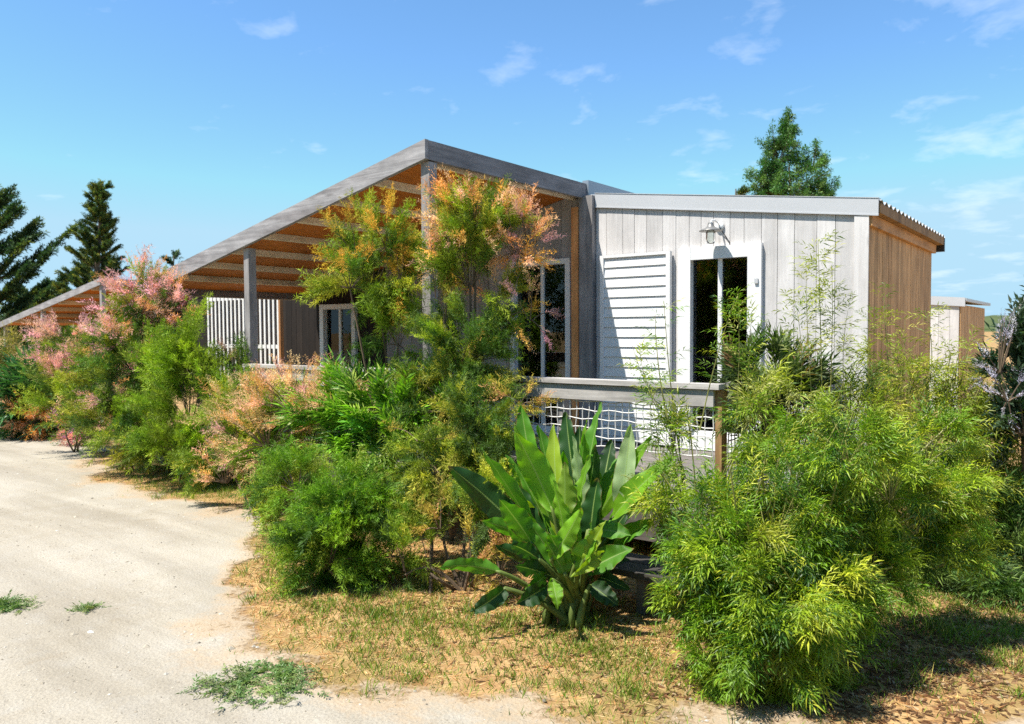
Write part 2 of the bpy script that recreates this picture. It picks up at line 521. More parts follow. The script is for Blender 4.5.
c = t.mix((.42, .30, .18), c, t.ramp(fade, [(.02, 0.0), (.30, 1.0)]))
p = t.n('BsdfPrincipled', Roughness=.95); p.inputs['Specular IOR Level'].default_value = .1
t.l(c, p.inputs['Base Color'])
bm_ = t.n('Bump', Strength=.55, Distance=.012)
t.l(t.math('ADD', t.math('ADD', a3, t.math('MULTIPLY', a2, .8)), t.math('MULTIPLY', vo.outputs['Distance'], .5)), bm_.inputs['Height']); t.l(bm_.outputs[0], p.inputs['Normal'])
trn = t.n('BsdfTransparent')
ms = t.n('MixShader'); t.l(t.ramp(fade, [(.0, 0.0), (.12, 1.0)]), ms.inputs[0]); t.l(trn.outputs[0], ms.inputs[1]); t.l(p.outputs[0], ms.inputs[2])
t.l(ms.outputs[0], t.out.inputs[0])
uq = np.unique(Fq[keep]); remap = np.full(len(P), -1); remap[uq] = np.arange(len(uq))
path = mk('gravel_path', np.c_[P[uq], gz(P[uq]) + .007], remap[Fq[keep]], t.m, smooth=True)
ed = path.data.attributes.new('edge', 'FLOAT', 'POINT'); ed.data.foreach_set('value', np.clip(pn[uq], -1, 1).astype(np.float32))
tag(path, kind='structure')

# second pale track beyond the grass strip, far left
P2, F2 = grid(np.linspace(-30, -14.2, 60), np.linspace(6.0, 7.4, 12))
o = mk('track', np.c_[P2, gz(P2) + .006], F2, t.m, smooth=True)
ed = o.data.attributes.new('edge', 'FLOAT', 'POINT')
dd = np.minimum(np.minimum(P2[:, 1] - 6.0, 7.4 - P2[:, 1]), -14.2 - P2[:, 0]) + (vnoise(P2, 3, 9) - .6) * .3
ed.data.foreach_set('value', dd.astype(np.float32))
tag(o, kind='structure')

# low hills at the horizon
hu = np.linspace(-700, 700, 220)
hx, hv, hh = [], [], []
V, Fq = [], []
for k, (dist, amp) in enumerate(((420, 0.0), (470, 1.0), (560, .7), (700, 0))):
    for x in hu:
        h = .62 * amp * (9 + 9 * vnoise(np.array([[x, 3.0]]), .006, 21)[0] + 6 * vnoise(np.array([[x, 9.0 + k]]), .02, 22)[0] + 3.0 * vnoise(np.array([[x, 5.0 + k]]), .12, 23)[0])
        V.append(DEP * dist + LAT * x * dist / 470 + UP * (h - .5))
n = len(hu)
for k in range(3):
    for i in range(n - 1):
        Fq.append([k * n + i, k * n + i + 1, (k + 1) * n + i + 1, (k + 1) * n + i])
t = NT('hill scrub'); nn = t.noise(.15, 6, .6, t.coord())
tag(mk('hills', V, np.array(Fq), t.princ(t.mix((.05, .075, .03), (.12, .14, .06), nn), .95, .05), smooth=True), kind='structure')

# ------------------------------------------------------------------ the cabin
UT, VT, ZT, TH = -4.656, 4.874, 3.249, .165
VW, VB, SL = 7.49, 10.69, .2087
ZL, ZR, UR, UL = 3.11, 2.745, -1.72, -9.45
ZD = .372
roofz = lambda u: ZT - SL * (UT - u)                 # top of the terrace roof
rroof = lambda u: ZR + (ZL - ZR) * (-1.62 - u) / (-1.62 + 4.53)


def tintc(lo=.82, hi=1.1):
    return (random.uniform(lo, hi), random.random(), 0)


def boards(mb, u0, u1, v, z0, z1, wdt, gap=.005, th=.022, openings=(), along='u', lo=.84, hi=1.08, jit=.25):
    """vertical boards from u0 to u1; z1 may be a function; openings (a,b,zlo,zhi) stay clear"""
    e = [u0]
    while e[-1] < u1 - wdt * .4:
        e.append(min(u1, e[-1] + wdt * random.uniform(1 - jit, 1 + jit)))
    e[-1] = u1
    cuts = sorted(set(e + [o for op in openings for o in op[:2]]))
    zt = z1 if callable(z1) else (lambda _: z1)
    last = None; tc_ = tintc(lo, hi)
    for a_, b_ in zip(cuts[:-1], cuts[1:]):
        if a_ in e: tc_ = tintc(lo, hi)
        if b_ - a_ < .004: continue
        g0 = gap / 2 if a_ in e else 0; g1 = gap / 2 if b_ in e else 0
        mid_ = (a_ + b_) / 2
        segs = [(z0, None)]
        for (oa, ob, oz0, oz1) in openings:
            if oa < mid_ < ob:
                segs = [(z0, oz0)] if oz0 - z0 > .02 else []
                segs.append((oz1, None))
        dv = random.uniform(0, .003)
        for (s0, s1) in segs:
            x0, x1 = a_ + g0, b_ - g1
            t0 = zt(x0) if s1 is None else s1; t1 = zt(x1) if s1 is None else s1
            if along == 'u':
                Pq = [[x0, v - th - dv, s0], [x1, v - th - dv, s0], [x1, v, s0], [x0, v, s0], [x0, v - th - dv, t0], [x1, v - th - dv, t1], [x1, v, t1], [x0, v, t0]]
            else:
                Pq = [[v, x0, s0], [v + th + dv, x0, s0], [v + th + dv, x1, s0], [v, x1, s0], [v, x0, t0], [v + th + dv, x0, t0], [v + th + dv, x1, t1], [v, x1, t1]]
            mb.hexa(np.array(Pq), tc_)


cab = empty('cabin', (-5.6, 7.5, 0), 'weathered timber cabin with a sloping open terrace roof, limewashed board front and brown end wall', 'cabin')
DOOR = (-3.51, -2.665, ZD, 2.43)
WIN = (-5.70, -4.86, ZD, 2.42)
DW = (-9.26, -8.50, ZD, 2.0)
# front wall: the part under the terrace roof and the part to its right
mb = MB()
boards(mb, -7.9, -4.70, VW, .1, lambda u: roofz(u) - .08, .15, openings=(WIN,), lo=.52, hi=.68)  # bay under the terrace roof: its shade is put into the lower tint
boards(mb, -4.53, UR, VW, .1, lambda u: rroof(u) - .05, .165, openings=(DOOR,), lo=.9, hi=1.06)
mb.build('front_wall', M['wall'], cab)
mb = MB(); boards(mb, UL + .05, -7.9, VW, .1, lambda u: roofz(u) - .08, .15, openings=(DW,), lo=.45, hi=.8); mb.build('front_wall', M['shadewall'], cab)  # left bay: porch shade painted as a darker board colour
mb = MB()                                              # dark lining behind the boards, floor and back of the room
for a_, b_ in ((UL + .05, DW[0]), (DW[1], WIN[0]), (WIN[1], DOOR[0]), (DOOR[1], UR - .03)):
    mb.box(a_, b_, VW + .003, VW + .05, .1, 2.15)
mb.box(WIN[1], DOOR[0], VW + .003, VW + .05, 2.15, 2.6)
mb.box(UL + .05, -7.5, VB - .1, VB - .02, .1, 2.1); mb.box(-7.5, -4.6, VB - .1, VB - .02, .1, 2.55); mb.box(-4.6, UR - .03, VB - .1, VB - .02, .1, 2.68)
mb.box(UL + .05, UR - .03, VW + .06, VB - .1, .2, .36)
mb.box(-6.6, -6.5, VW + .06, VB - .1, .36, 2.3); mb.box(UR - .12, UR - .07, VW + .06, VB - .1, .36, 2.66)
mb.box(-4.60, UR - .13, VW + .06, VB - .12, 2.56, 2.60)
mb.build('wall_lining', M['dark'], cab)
mb = MB()
boards(mb, VW - .02, VB, UR - .02, .1, lambda v: 2.60, .115, along='v', lo=.75, hi=1.12)
mb.build('end_wall', M['endwall'], cab)
mb = MB()
boards(mb, UL + .05, UR - .03, VB + .02, .1, lambda u: roofz(u) - .08 if u < -4.6 else rroof(u) - .045, .16)
mb.build('back_wall', M['wall'], cab)
mb = MB()
boards(mb, VW + .03, VB - .03, UL + .03, .1, lambda v: 2.17, .15, along='v', lo=.7, hi=.95)
mb.build('side_wall', M['wall'], cab)

# terrace roof
mb = MB()
mb.box(UL, UT - .04, VT + .045, VB + .25, -.075, -.045, tintc(.95, 1.05), roofz)
mb.build('ceiling', M['ceiling'], cab)
mb = MB()
mb.box(UL, UT - .04, VT + .045, VB + .25, -.042, -.006, (1, 1, 1), roofz)
mb.build('roof_covering', M['greyzinc'], cab)
mb = MB()
mb.box(UL - .05, UT, VT, VT + .045, -TH, 0, (1.12, .3, 0), roofz)
mb.build('fascia', M['fascia_x'], cab)
mb = MB()
mb.box(UT - .045, UT + .002, VT + .048, VW - .03, ZT - TH - .003, ZT - .003, (.72, .61, 0))
mb.build('fascia', M['fascia_y'], cab)
mb = MB()
mb.box(UL - .045, UL - .002, VT + .048, VB + .25, -TH, -.003, (.95, .1, 0), roofz)
mb.build('fascia', M['fascia_y'], cab)
for k in range(8):
    uu = UT - .13 - .575 * k
    mb = MB()
    mb.box(uu - .036, uu, VT + .05, VW - .03, -.142, -.078, tintc(.95, 1.1), roofz)
    mb.build('purlin', M['purlin'], cab)
for i, (uu, vv) in enumerate(((-5.62, 6.6), (-5.6, 7.1), (-6.15, 6.5), (-6.15, 7.0), (-7.2, 6.4))):
    mb = MB()
    zc = roofz(uu) - .078
    mb.lathe([(.0, -.13), (.034, -.13), (.036, -.06), (.036, -.01), (.02, .0), (.02, .012)], (uu, vv, zc), n=12)
    mb.build('ceiling_spotlight', M['darkmetal'], cab, smooth=True)


def post(u, v, z1, s=.09, z0=.02, mat='post', name='post'):
    mb = MB()
    mb.box(u - s / 2, u + s / 2, v - s / 2, v + s / 2, z0, z1, tintc(.9, 1.05))
    return mb.build(name, M[mat], cab)


post(UT - .05, VT + .10, roofz(UT - .05) - .172, .098)
post(-7.37, VT + .10, roofz(-7.37) - .172, .09)
post(-9.3, VT + .10, roofz(-9.3) - .172, .09)
mb = MB(); mb.box(-4.80, -4.715, VW - .115, VW - .03, ZD, 2.985, (1, .2, 0)); mb.build('rear_post', M['newpost'], cab)
mb = MB(); mb.box(-4.705, -4.535, VW - .10, VW - .005, .1, 3.10, (.92, .2, 0)); mb.build('corner_board', M['post'], cab)
mb = MB(); mb.box(UR - .10, UR + .022, VW - .046, VW - .024, .1, 2.62, (1.02, .7, 0)); mb.build('corner_board', M['wall'], cab)
# grey zinc upstand where the higher roof runs on behind the right-hand roof
mb = MB()
mb.box(UT - .05, UT + .03, VW - .027, VB + .3, 2.98, ZT + .035)
mb.build('roof_flashing', M['greyzinc'], cab)
mb = MB()                                              # cladding that closes the gap above the right hand roof
# right-hand roof: corrugated, ridges along u
vv = np.linspace(VW - .027, VB + .18, 260)
uu = np.linspace(-4.60, -1.60, 16)
P, Fq = grid(uu, vv)
wave = .017 * np.cos((P[:, 1] - VW) * 2 * PI / .18)
top = np.c_[P, np.array([rroof(x) for x in P[:, 0]]) - .012 + wave]
bot = top - [0, 0, .006]
nn_ = len(P)
n, m = len(uu), len(vv)
per = list(range(n)) + [j * n + n - 1 for j in range(1, m)] + [(m - 1) * n + i for i in range(n - 2, -1, -1)] + [j * n for j in range(m - 2, 0, -1)]
rim = [[per[i], per[(i + 1) % len(per)], per[(i + 1) % len(per)] + nn_, per[i] + nn_] for i in range(len(per))]
mk('corrugated_roof', np.r_[top, bot], np.r_[Fq, Fq[:, ::-1] + nn_, np.array(rim)[:, ::-1]], M['roofsheet'], cab)
mb = MB()
rz = lambda u: rroof(u)
mb.box(-4.53, -1.62, VW - .048, VW - .029, -.142, .012, (1, 1, 1), rz)
mb.box(-4.53, -1.62, VW - .053, VW - .048, -.142, -.130, (1, 1, 1), rz)
mb.box(-4.53, -1.62, VW - .053, VW + .05, .0125, .018, (1, 1, 1), rz)
mb.build('roof_trim', M['zinc'], cab)
mb = MB(); mb.box(UR + .006, UR + .045, VW - .02, VB + .04, 2.525, 2.625, (.95, .4, 0)); mb.build('barge_board', wood('larch trim', (.5, .26, .105), (.68, .40, .19), (.18, .09, .045), 'y', .7, .5), cab)
mb = MB(); mb.box(UR - .05, -1.605, VW - .024, VB + .12, 2.628, 2.712, (.5, .4, 0)); mb.build('soffit', M['endwall'], cab)
mb = MB(); mb.box(UR - .05, -1.6, VB + .125, VB + .17, 2.55, 2.715); mb.build('roof_edge', M['darkmetal'], cab)

# deck
mb = MB()
v0 = VT + .005
while v0 < VW - .05:
    mb.box(UL, -1.95, v0, v0 + .132, ZD - .028, ZD, tintc(.8, 1.15)); v0 += .138
mb.build('deck', M['deck'], cab)
mb = MB(); mb.box(UL, -1.95, VT - .03, VT, .13, ZD - .004, (.55, .3, 0)); mb.box(-1.945, -1.915, VT - .03, VW, .13, ZD - .004, (.55, .6, 0))
for k in range(8): mb.box(-9.2 + k, -9.1 + k, VT + .02, VT + .12, -.02, .34)
mb.build('deck_frame', M['deck'], cab)


def glazed(name, op, fw, mull, proud=.05, pw=.042):
    """white framed glazing set into an opening"""
    a_, b_, z0, z1 = op
    mb = MB(); f0, f1 = VW - .022 - proud, VW + .03
    mb.box(a_ - .012, a_ + fw, f0, f1, z0 + .01, z1 + .012); mb.box(b_ - fw, b_ + .012, f0, f1, z0 + .01, z1 + .012)
    mb.box(a_ + fw, b_ - fw, f0 + .002, f1, z1 - fw * .9, z1 + .010); mb.box(a_ + fw, b_ - fw, f0 + .002, f1, z0 + .01, z0 + fw * 1.2)
    fr = mb.build(name, M['white'], cab)
    mb = MB()
    for x in mull:
        mb.box(x - pw / 2, x + pw / 2, VW - .02, VW + .02, z0 + fw * 1.2, z1 - fw * .9)
    mb.box(a_ + fw, b_ - fw, VW - .018, VW + .018, z0 + fw * 1.2, z0 + fw * 1.2 + .05)
    mb.build('mullion', M['white'], fr)
    mb = MB(); mb.box(a_ + fw * .9, b_ - fw * .9, VW + .004, VW + .010, z0 + fw, z1 - fw * .8)
    mb.build('glass_pane', M['glass'], fr)
    return fr


d = glazed('glazed_door', DOOR, .125, [-3.09])
mb = MB()
mb.box(DOOR[1] - .05, DOOR[1] - .015, VW - .088, VW - .0725, 2.05, 2.10); mb.build('hinge', M['zinc'], d)
mb = MB(); mb.box(DOOR[1] - .05, DOOR[1] - .015, VW - .088, VW - .0725, .75, .80); mb.build('hinge', M['zinc'], d)
glazed('window', WIN, .055, [-5.27])
glazed('glazed_door', DW, .07, [-8.88])
# louvred shutter leaning against the wall
sh_r = MB()
sa, sb, sz0, sz1 = -4.44, -3.60, .40, 2.425
for a_, b_ in ((sa, sa + .045), (sb - .045, sb)):
    sh_r.box(a_, b_, VW - .095, VW - .045, sz0, sz1)
for a_, b_ in ((sz0, sz0 + .05), (sz1 - .03, sz1)):
    sh_r.box(sa + .045, sb - .045, VW - .093, VW - .047, a_, b_)
sh = sh_r.build('louvre_shutter', M['white'], cab)
mb = MB(); z = sz0 + .055
while z < sz1 - .1:
    P8 = np.array([[sa + .04, VW - .084, z], [sb - .04, VW - .084, z], [sb - .04, VW - .072, z], [sa + .04, VW - .072, z],
                   [sa + .04, VW - .069, z + .116], [sb - .04, VW - .069, z + .116], [sb - .04, VW - .057, z + .116], [sa + .04, VW - .057, z + .116]])
    mb.hexa(P8); z += .108
mb.build('slats', M['white'], sh)

# ---------------------------------------------------------------- things on and by the cabin
lamp = empty('wall_lamp', (-3.12, VW - .03, 2.63), 'small barn lamp with a flared shade and glass jar above the white door', 'lamp')
mb = MB(); mb.lathe([(0, .012), (.042, .012), (.046, .004), (.046, -.004)], (-3.09, VW - .035, 2.64), (0, -1, 0), 18); mb.build('wall_plate', M['white'], lamp, True)
mb = MB()
arm = [(-3.09, VW - .045, 2.65), (-3.09, VW - .09, 2.672), (-3.095, VW - .15, 2.685), (-3.10, VW - .215, 2.675), (-3.10, VW - .23, 2.64)]
mb.tube(arm, .008, 8); mb.build('arm', M['white'], lamp, True)
mb = MB(); mb.lathe([(.028, .062), (.032, .03), (.05, .015), (.108, -.012), (.112, -.02), (.106, -.016), (.045, .008), (.026, .02)], (-3.10, VW - .23, 2.59), n=26); mb.build('lamp_shade', M['lampgrey'], lamp, True)
mb = MB(); mb.lathe([(.036, .0), (.048, -.03), (.048, -.10), (.036, -.135), (.0, -.14)], (-3.10, VW - .23, 2.585), n=18); mb.build('glass_jar', M['glass'], lamp, True)
mb = MB(); mb.tube([(-3.08, VW - .055, 2.62), (-3.06, VW - .05, 2.59), (-3.025, VW - .035, 2.53), (-2.99, VW - .03, 2.475), (-2.985, VW - .03, 2.45)], .005, 6); mb.build('cable', M['darkmetal'], lamp, True)


def net(mb, p0, p1, z0, z1, step=.056, r=.0042, axis=0):
    L = p1 - p0
    nx, nz_ = int(L / step), int((z1 - z0) / step)
    def pt(i, j):
        x = p0 + L * i / nx; z = z1 - (z1 - z0) * j / nz_
        ph_ = 2.1 * i + 1.3 * j
        return x + .004 * math.sin(ph_ * 1.7) + .004 * math.sin(j * .5 + i * .3), z + .006 * math.sin(ph_ * 2.3) - .004 * math.sin(PI * ((x * 2.2) % 1)) * (1 - j / nz_) 
    f = (lambda x, z, k: (x, VT - .004 + .004 * math.sin(k), z)) if axis == 0 else (lambda x, z, k: (-2.0 + .004 * math.sin(k), x, z))
    for i in range(nx + 1): mb.tube([f(*pt(i, j), i + j) for j in range(nz_ + 1)], r, 4, cap=False)
    for j in range(nz_ + 1): mb.tube([f(*pt(i, j), i + j) for i in range(nx + 1)], r, 4, cap=False)


ZRAIL = 1.246
rl = empty('deck_railing', (-3.3, VT, ZD), 'grey timber railing with white rope netting before the shutter and glazed door', 'railing')
mb = MB(); mb.box(UT + .0, -2.0, VT - .05, VT + .075, ZRAIL - .034, ZRAIL, (1.0, .4, 0)); mb.build('handrail', M['rail'], rl)
mb = MB(); mb.box(UT + .0, -2.045, VT - .03, VT + .0, ZRAIL - .15, ZRAIL - .038, (.95, .8, 0)); mb.build('rail_board', M['rail'], rl)
for x in (-4.585, -3.3, -2.045):
    mb = MB(); mb.box(x, x + .045, VT + .003, VT + .095, ZD + .003, ZRAIL - .037, (.5 if x > -2.1 else .9, random.random(), 0)); mb.build('baluster_post', M['endwall'] if x > -2.1 else M['post'], rl)
mb = MB(); net(mb, UT + .06, -2.06, .76, ZRAIL - .16); mb.build('rope_net', M['net'], rl)
rl = empty('deck_railing', (-6.0, VT, ZD), 'low grey timber railing left of the corner post under the open roof', 'railing')
mb = MB(); mb.box(-7.32, UT - .11, VT - .05, VT + .075, 1.27 - .034, 1.27, (1.05, .4, 0)); mb.build('handrail', M['rail'], rl)
mb = MB(); mb.box(-7.32, UT - .11, VT - .03, VT, 1.27 - .15, 1.27 - .038, (1, .9, 0)); mb.build('rail_board', M['rail'], rl)
mb = MB(); mb.box(-6.0, -5.95, VT + .003, VT + .095, ZD + .003, 1.27 - .037, (.9, .3, 0)); mb.build('baluster_post', M['post'], rl)
rl = empty('deck_railing', (-1.99, 6.2, ZD), 'short railing with rope netting across the right hand end of the deck', 'railing')
mb = MB(); mb.box(-2.06, -1.94, VT + .1, VW - .06, ZRAIL - .036, ZRAIL - .002, (.9, .1, 0)); mb.build('handrail', M['raily'], rl)
mb = MB(); mb.box(-2.012, -1.985, VT + .1, VW - .06, ZRAIL - .15, ZRAIL - .04, (.9, .5, 0)); mb.build('rail_board', M['raily'], rl)
mb = MB(); net(mb, VT + .12, VW - .08, ZD + .04, ZRAIL - .16, axis=1); mb.build('rope_net', M['net'], rl)

st = empty('timber_step', (-2.1, 3.95, 0), 'dark grey timber step on short legs behind the broad leaved plant', 'step')
for k in range(2):
    mb = MB(); mb.box(-2.75, -1.55, 3.82 + .17 * k, 3.98 + .17 * k, .215, .25, tintc(.3, .4)); mb.build('tread', M['deck'], st)  # grey tread darkened further, plant shadow put into the tint
for x in (-2.7, -2.08, -1.65):
    mb = MB(); mb.box(x, x + .05, 3.86, 3.93, -.02, .213, tintc(.3, .4)); mb.build('leg', M['rail'], st)  # leg tint lowered for the same plant shadow

sc = empty('slatted_screen', (-11.3, VW, 0), 'white vertical slat screen standing in the sun beyond the terrace', 'screen')
mb = MB()
x = -12.36
while x < -10.33:
    mb.box(x, x + .042, VW - .012, VW, .40, 2.25); x += .116
mb.build('slats', M['screenwhite'], sc)
mb = MB(); mb.box(-10.31, -10.265, VW - .04, VW + .02, .02, 2.26, (.5, .2, 0)); mb.build('end_post', M['newpost'], sc)
mb = MB()
for z in (.55, 1.35, 2.15): mb.box(-12.36, -10.31, VW + .003, VW + .03, z, z + .06)
mb.build('cross_rail', M['screenwhite'], sc)
bw = empty('timber_wall', (-11.5, 9.3, 0), 'timber wall with shade painted into its boards behind the white slat screen', 'wall')
mb = MB(); boards(mb, -14.6, -9.5, 8.6, 0, 2.45, .16, lo=.45, hi=.75); mb.build('boarding', M['shadewall'], bw)  # shaded wall, its darkness painted into the boards
mb = MB(); mb.box(-14.7, -9.45, 8.5, 8.8, 2.453, 2.52); mb.build('coping', M['darkmetal'], bw)


# ---------------------------------------------------------------- neighbouring huts
def shed(name, label, u0, u1, v, zl, zr, depth, group=None):
    e = empty(name, ((u0 + u1) / 2, v + depth / 2, 0), label, 'hut', group)
    zf = lambda u: zl + (zr - zl) * (u - u0) / (u1 - u0)
    mb = MB(); boards(mb, u0, u1, v, 0, lambda u: zf(u) - .1, .17, lo=.95, hi=1.08); mb.build('front_wall', M['wall'], e)
    mb = MB(); boards(mb, v + .005, v + depth, u1, 0, zr - .13, .13, along='v'); mb.build('end_wall', M['endwall'], e)
    mb = MB(); mb.box(u0 + .02, u1 - .02, v + .02, v + depth - .02, 0, -.12 + min(zl, zr)); mb.build('core', M['dark'], e)
    mb = MB(); mb.box(u0, u1 + .1, v - .06, v - .03, -.16, .01, (1, 1, 1), zf); mb.build('roof_trim', M['zinc'], e)
    mb = MB(); mb.box(u0, u1 + .12, v - .028, v + depth + .15, -.06, .0, (1, 1, 1), zf); mb.build('roof', M['roofsheet'], e)
    return e


shed('hut', 'small white fronted hut with a brown board end wall, far right behind the big cabin', -6.0, -2.27, 17.2, 2.5, 2.2, 3.7)
shed('hut', 'white hut half hidden by the dark shrub at the right edge', -1.75, 3.0, 23.0, 2.35, 1.95, 4.0)

c2 = empty('cabin', (-26.5, 11, 0), 'distant cabin at far left with a sloping grey edged terrace roof on slim posts', 'cabin')
A = np.array([-22.7, 10.44]); s2 = .158; L2 = 7.4
rz2 = lambda u: 3.18 - s2 * (A[0] - u)
mb = MB(); mb.box(A[0] - L2, A[0] - .05, A[1] + .05, A[1] + 6, -.10, -.06, (.9, .3, 0), rz2); mb.build('ceiling', M['ceiling'], c2)
mb = MB(); mb.box(A[0] - L2, A[0] - .05, A[1] + .05, A[1] + 6, -.057, -.01, (1, 1, 1), rz2); mb.build('roof_covering', M['greyzinc'], c2)
mb = MB(); mb.box(A[0] - L2 - .05, A[0], A[1], A[1] + .046, -.19, 0, (1.1, .3, 0), rz2); mb.build('fascia', M['fascia_x'], c2)
mb = MB(); mb.box(A[0] - .046, A[0] + .002, A[1] + .048, A[1] + 2.6, 2.99, 3.178, (1, .3, 0)); mb.build('fascia', M['fascia_y'], c2)
for x in (A[0] - .1, -26.8, -29.8):
    mb = MB(); mb.box(x - .06, x + .06, A[1] + .06, A[1] + .18, 0, rz2(x) - .15, (1, .3, 0)); mb.build('post', M['post'], c2)
mb = MB(); boards(mb, A[0] - L2 + .2, A[0] + 3.0, A[1] + 2.62, 0, lambda u: min(rz2(u) - .15, 3.0), .18, lo=.4, hi=.6); mb.build('front_wall', M['shadewall'], c2)  # dark look beneath the distant roof painted into the boards
for k in range(6):
    x = A[0] - .6 - k * 1.1
    mb = MB(); mb.box(x - .06, x, A[1] + .06, A[1] + 2.6, -.22, -.11, tintc(.6, .8), rz2); mb.build('purlin', M['purlin'], c2)
#@@PLANTS@@
# ================================================================ vegetation
def nrm(a):
    return a / (np.linalg.norm(a, axis=-1, keepdims=True) + 1e-9)


def kites(base, d, ln, wd, side, fold=0.0):
    """flat leaf: base, two sides, tip - arrays (k,3); returns V (k*4,3), F"""
    k = len(base)
    n = np.cross(d, side)
    m = base + d * (ln * .42)[:, None]
    V = np.stack([base, m + side * (wd / 2)[:, None] + n * (wd * fold)[:, None], base + d * ln[:, None], m - side * (wd / 2)[:, None] + n * (wd * fold)[:, None]], 1).reshape(-1, 3)
    return V, np.arange(k * 4).reshape(k, 4)


def rnd_unit(k, r=rng):
    return nrm(r.normal(size=(k, 3)))


def tpl_feather(n=15, m=5, spread=.26, nl=.15, nw=.0175, r=None, curve=.22):
    """tamarisk spray along +x, length 1: side twigs carrying fine needles"""
    r = r or rng
    B, D, L, W = [], [], [], []
    for i in range(n):
        t_ = (i + .6) / n
        p0 = np.array([t_, 0, -curve * t_ * t_])
        ang = r.uniform(0, 2 * PI); el = r.uniform(.5, .95)
        d_ = nrm(np.array([math.cos(el), math.sin(el) * math.cos(ang), math.sin(el) * math.sin(ang)]))
        ln = spread * (1.05 - .75 * t_) * r.uniform(.6, 1.2)
        for j in range(m):
            q = p0 + d_ * ln * (j + .2) / m
            dd = nrm(d_ * 1.0 + r.normal(size=3) * .55)
            B.append(q); D.append(dd); L.append(nl * r.uniform(.7, 1.5)); W.append(nw * r.uniform(.8, 1.4))
    B, D, L, W = map(np.array, (B, D, L, W))
    return kites(B, D, L, W, nrm(np.cross(D, UP + r.normal(size=D.shape) * .55)))


def tpl_leafy(n=9, ln=.42, wd=.075, droop=.25, spread=.9, r=None, axis_len=1.0, fold=.12, two=True):
    """twig along +x with narrow leaves to both sides, slightly drooping and folded"""
    r = r or rng
    V, Fq = [], []
    k = 0
    for i in range(n):
        t_ = (i + .8) / n * axis_len
        p = np.array([t_, 0, -.12 * t_ * t_])
        s = 1 if i % 2 else -1
        a = r.uniform(.5, 1.0) * spread if i < n - 1 else .1
        roll = r.uniform(-.7, .7)
        d0 = nrm(np.array([math.cos(a), s * math.sin(a) * math.cos(roll), math.sin(a) * math.sin(roll) * .8]))
        l_ = ln * r.uniform(.65, 1.2); w_ = wd * r.uniform(.8, 1.2)
        d1 = nrm(d0 + np.array([0, 0, -droop * r.uniform(.5, 1.8)]))
        up = np.array([0, 0, 1.0])
        sd = nrm(np.cross(d0, up) + r.normal(size=3) * .35)
        p1 = p + d0 * l_ * .4; p2 = p1 + d1 * l_ * .6
        nn = np.cross(sd, d0) * w_ * fold
        V += [p, p1 + sd * w_ / 2 + nn, p1 - nn * .3, p1 - sd * w_ / 2 + nn, p2]
        Fq += [[k, k + 1, k + 4, k + 2], [k, k + 2, k + 4, k + 3]]
        k += 5
    return np.array(V), np.array(Fq)


def tpl_plume(n=26, r=None, wd=.05, ln=.16):
    """flower spike: short fat flakes round an axis"""
    r = r or rng
    t_ = np.linspace(.05, 1, n)
    ang = r.uniform(0, 2 * PI, n)
    B = np.stack([t_, .02 * np.cos(ang), .02 * np.sin(ang) - .1 * t_ ** 2], 1)
    D = nrm(np.stack([np.full(n, .75), np.cos(ang) * .8, np.sin(ang) * .8], 1))
    s = (1.15 - t_ * .8)
    return kites(B, D, ln * s * r.uniform(.7, 1.3, n), wd * s, nrm(np.cross(D, r.normal(size=(n, 3)))))


def tpl_tuft(n=12, wd=.22, ln=.5, r=None):
    """leaf clump: rounded leaves in all directions"""
    r = r or rng
    D = rnd_unit(n, r)
    B = D * r.uniform(.1, .6, n)[:, None]
    return kites(B, nrm(D + r.normal(size=(n, 3)) * .7), ln * r.uniform(.7, 1.2, n), wd * r.uniform(.8, 1.3, n), nrm(np.cross(D, r.normal(size=(n, 3)))), .1)


def inst(tpls, pos, dirs, scale, cols, jit=.12, keep_up=True, r=rng):
    """copies of the templates; +x to dirs; template z kept near up"""
    Vs, Fs, Cs = [], [], []
    n0 = 0
    which = r.integers(0, len(tpls), len(pos))
    for k, (TV, TF) in enumerate(tpls):
        s = which == k
        if not s.any(): continue
        X = nrm(dirs[s]); up = np.tile(UP, (len(X), 1)) + r.normal(size=X.shape) * (.35 if keep_up else 3)
        Y = nrm(np.cross(up, X)); Z = np.cross(X, Y)
        R = np.stack([X, Y, Z], 1)                              # (k,3,3) rows
        V = np.einsum('vi,kij->kvj', TV, R) * scale[s][:, None, None] + pos[s][:, None, :]
        m = len(X)
        Fq = TF[None] + (np.arange(m) * len(TV))[:, None, None]
        C = np.repeat(cols[s], len(TF), 0) * (1 + r.uniform(-jit, jit, (m * len(TF), 1)))
        Vs.append(V.reshape(-1, 3)); Fs.append(Fq.reshape(-1, TF.shape[1]) + n0); Cs.append(C)
        n0 += m * len(TV)
    return np.concatenate(Vs), np.concatenate(Fs), np.concatenate(Cs)


def bez(a, b, c, n):
    t_ = np.linspace(0, 1, n)[:, None]
    return a * (1 - t_) ** 2 + 2 * b * t_ * (1 - t_) + c * t_ ** 2


def pick(pal, k, r=rng):
    cols = np.array([p[:3] for p in pal]); wts = np.array([p[3] for p in pal], float)
    c = cols[r.choice(len(pal), k, p=wts / wts.sum())]
    return c * (1 + r.uniform(-.22, .22, (k, 1)))


FE = [tpl_feather() for _ in range(4)]
FE_S = [tpl_feather(9, 5, .5, .16, .02) for _ in range(3)]
BA = [tpl_leafy(9, .50, .058, .5, 1.0) for _ in range(8)]
LA = [tpl_leafy(10, .62, .10, .35, .8) for _ in range(4)]
DL = [tpl_leafy(11, .34, .12, .15, 1.0) for _ in range(4)]
PL = [tpl_plume() for _ in range(4)]
TU = [tpl_tuft() for _ in range(4)]

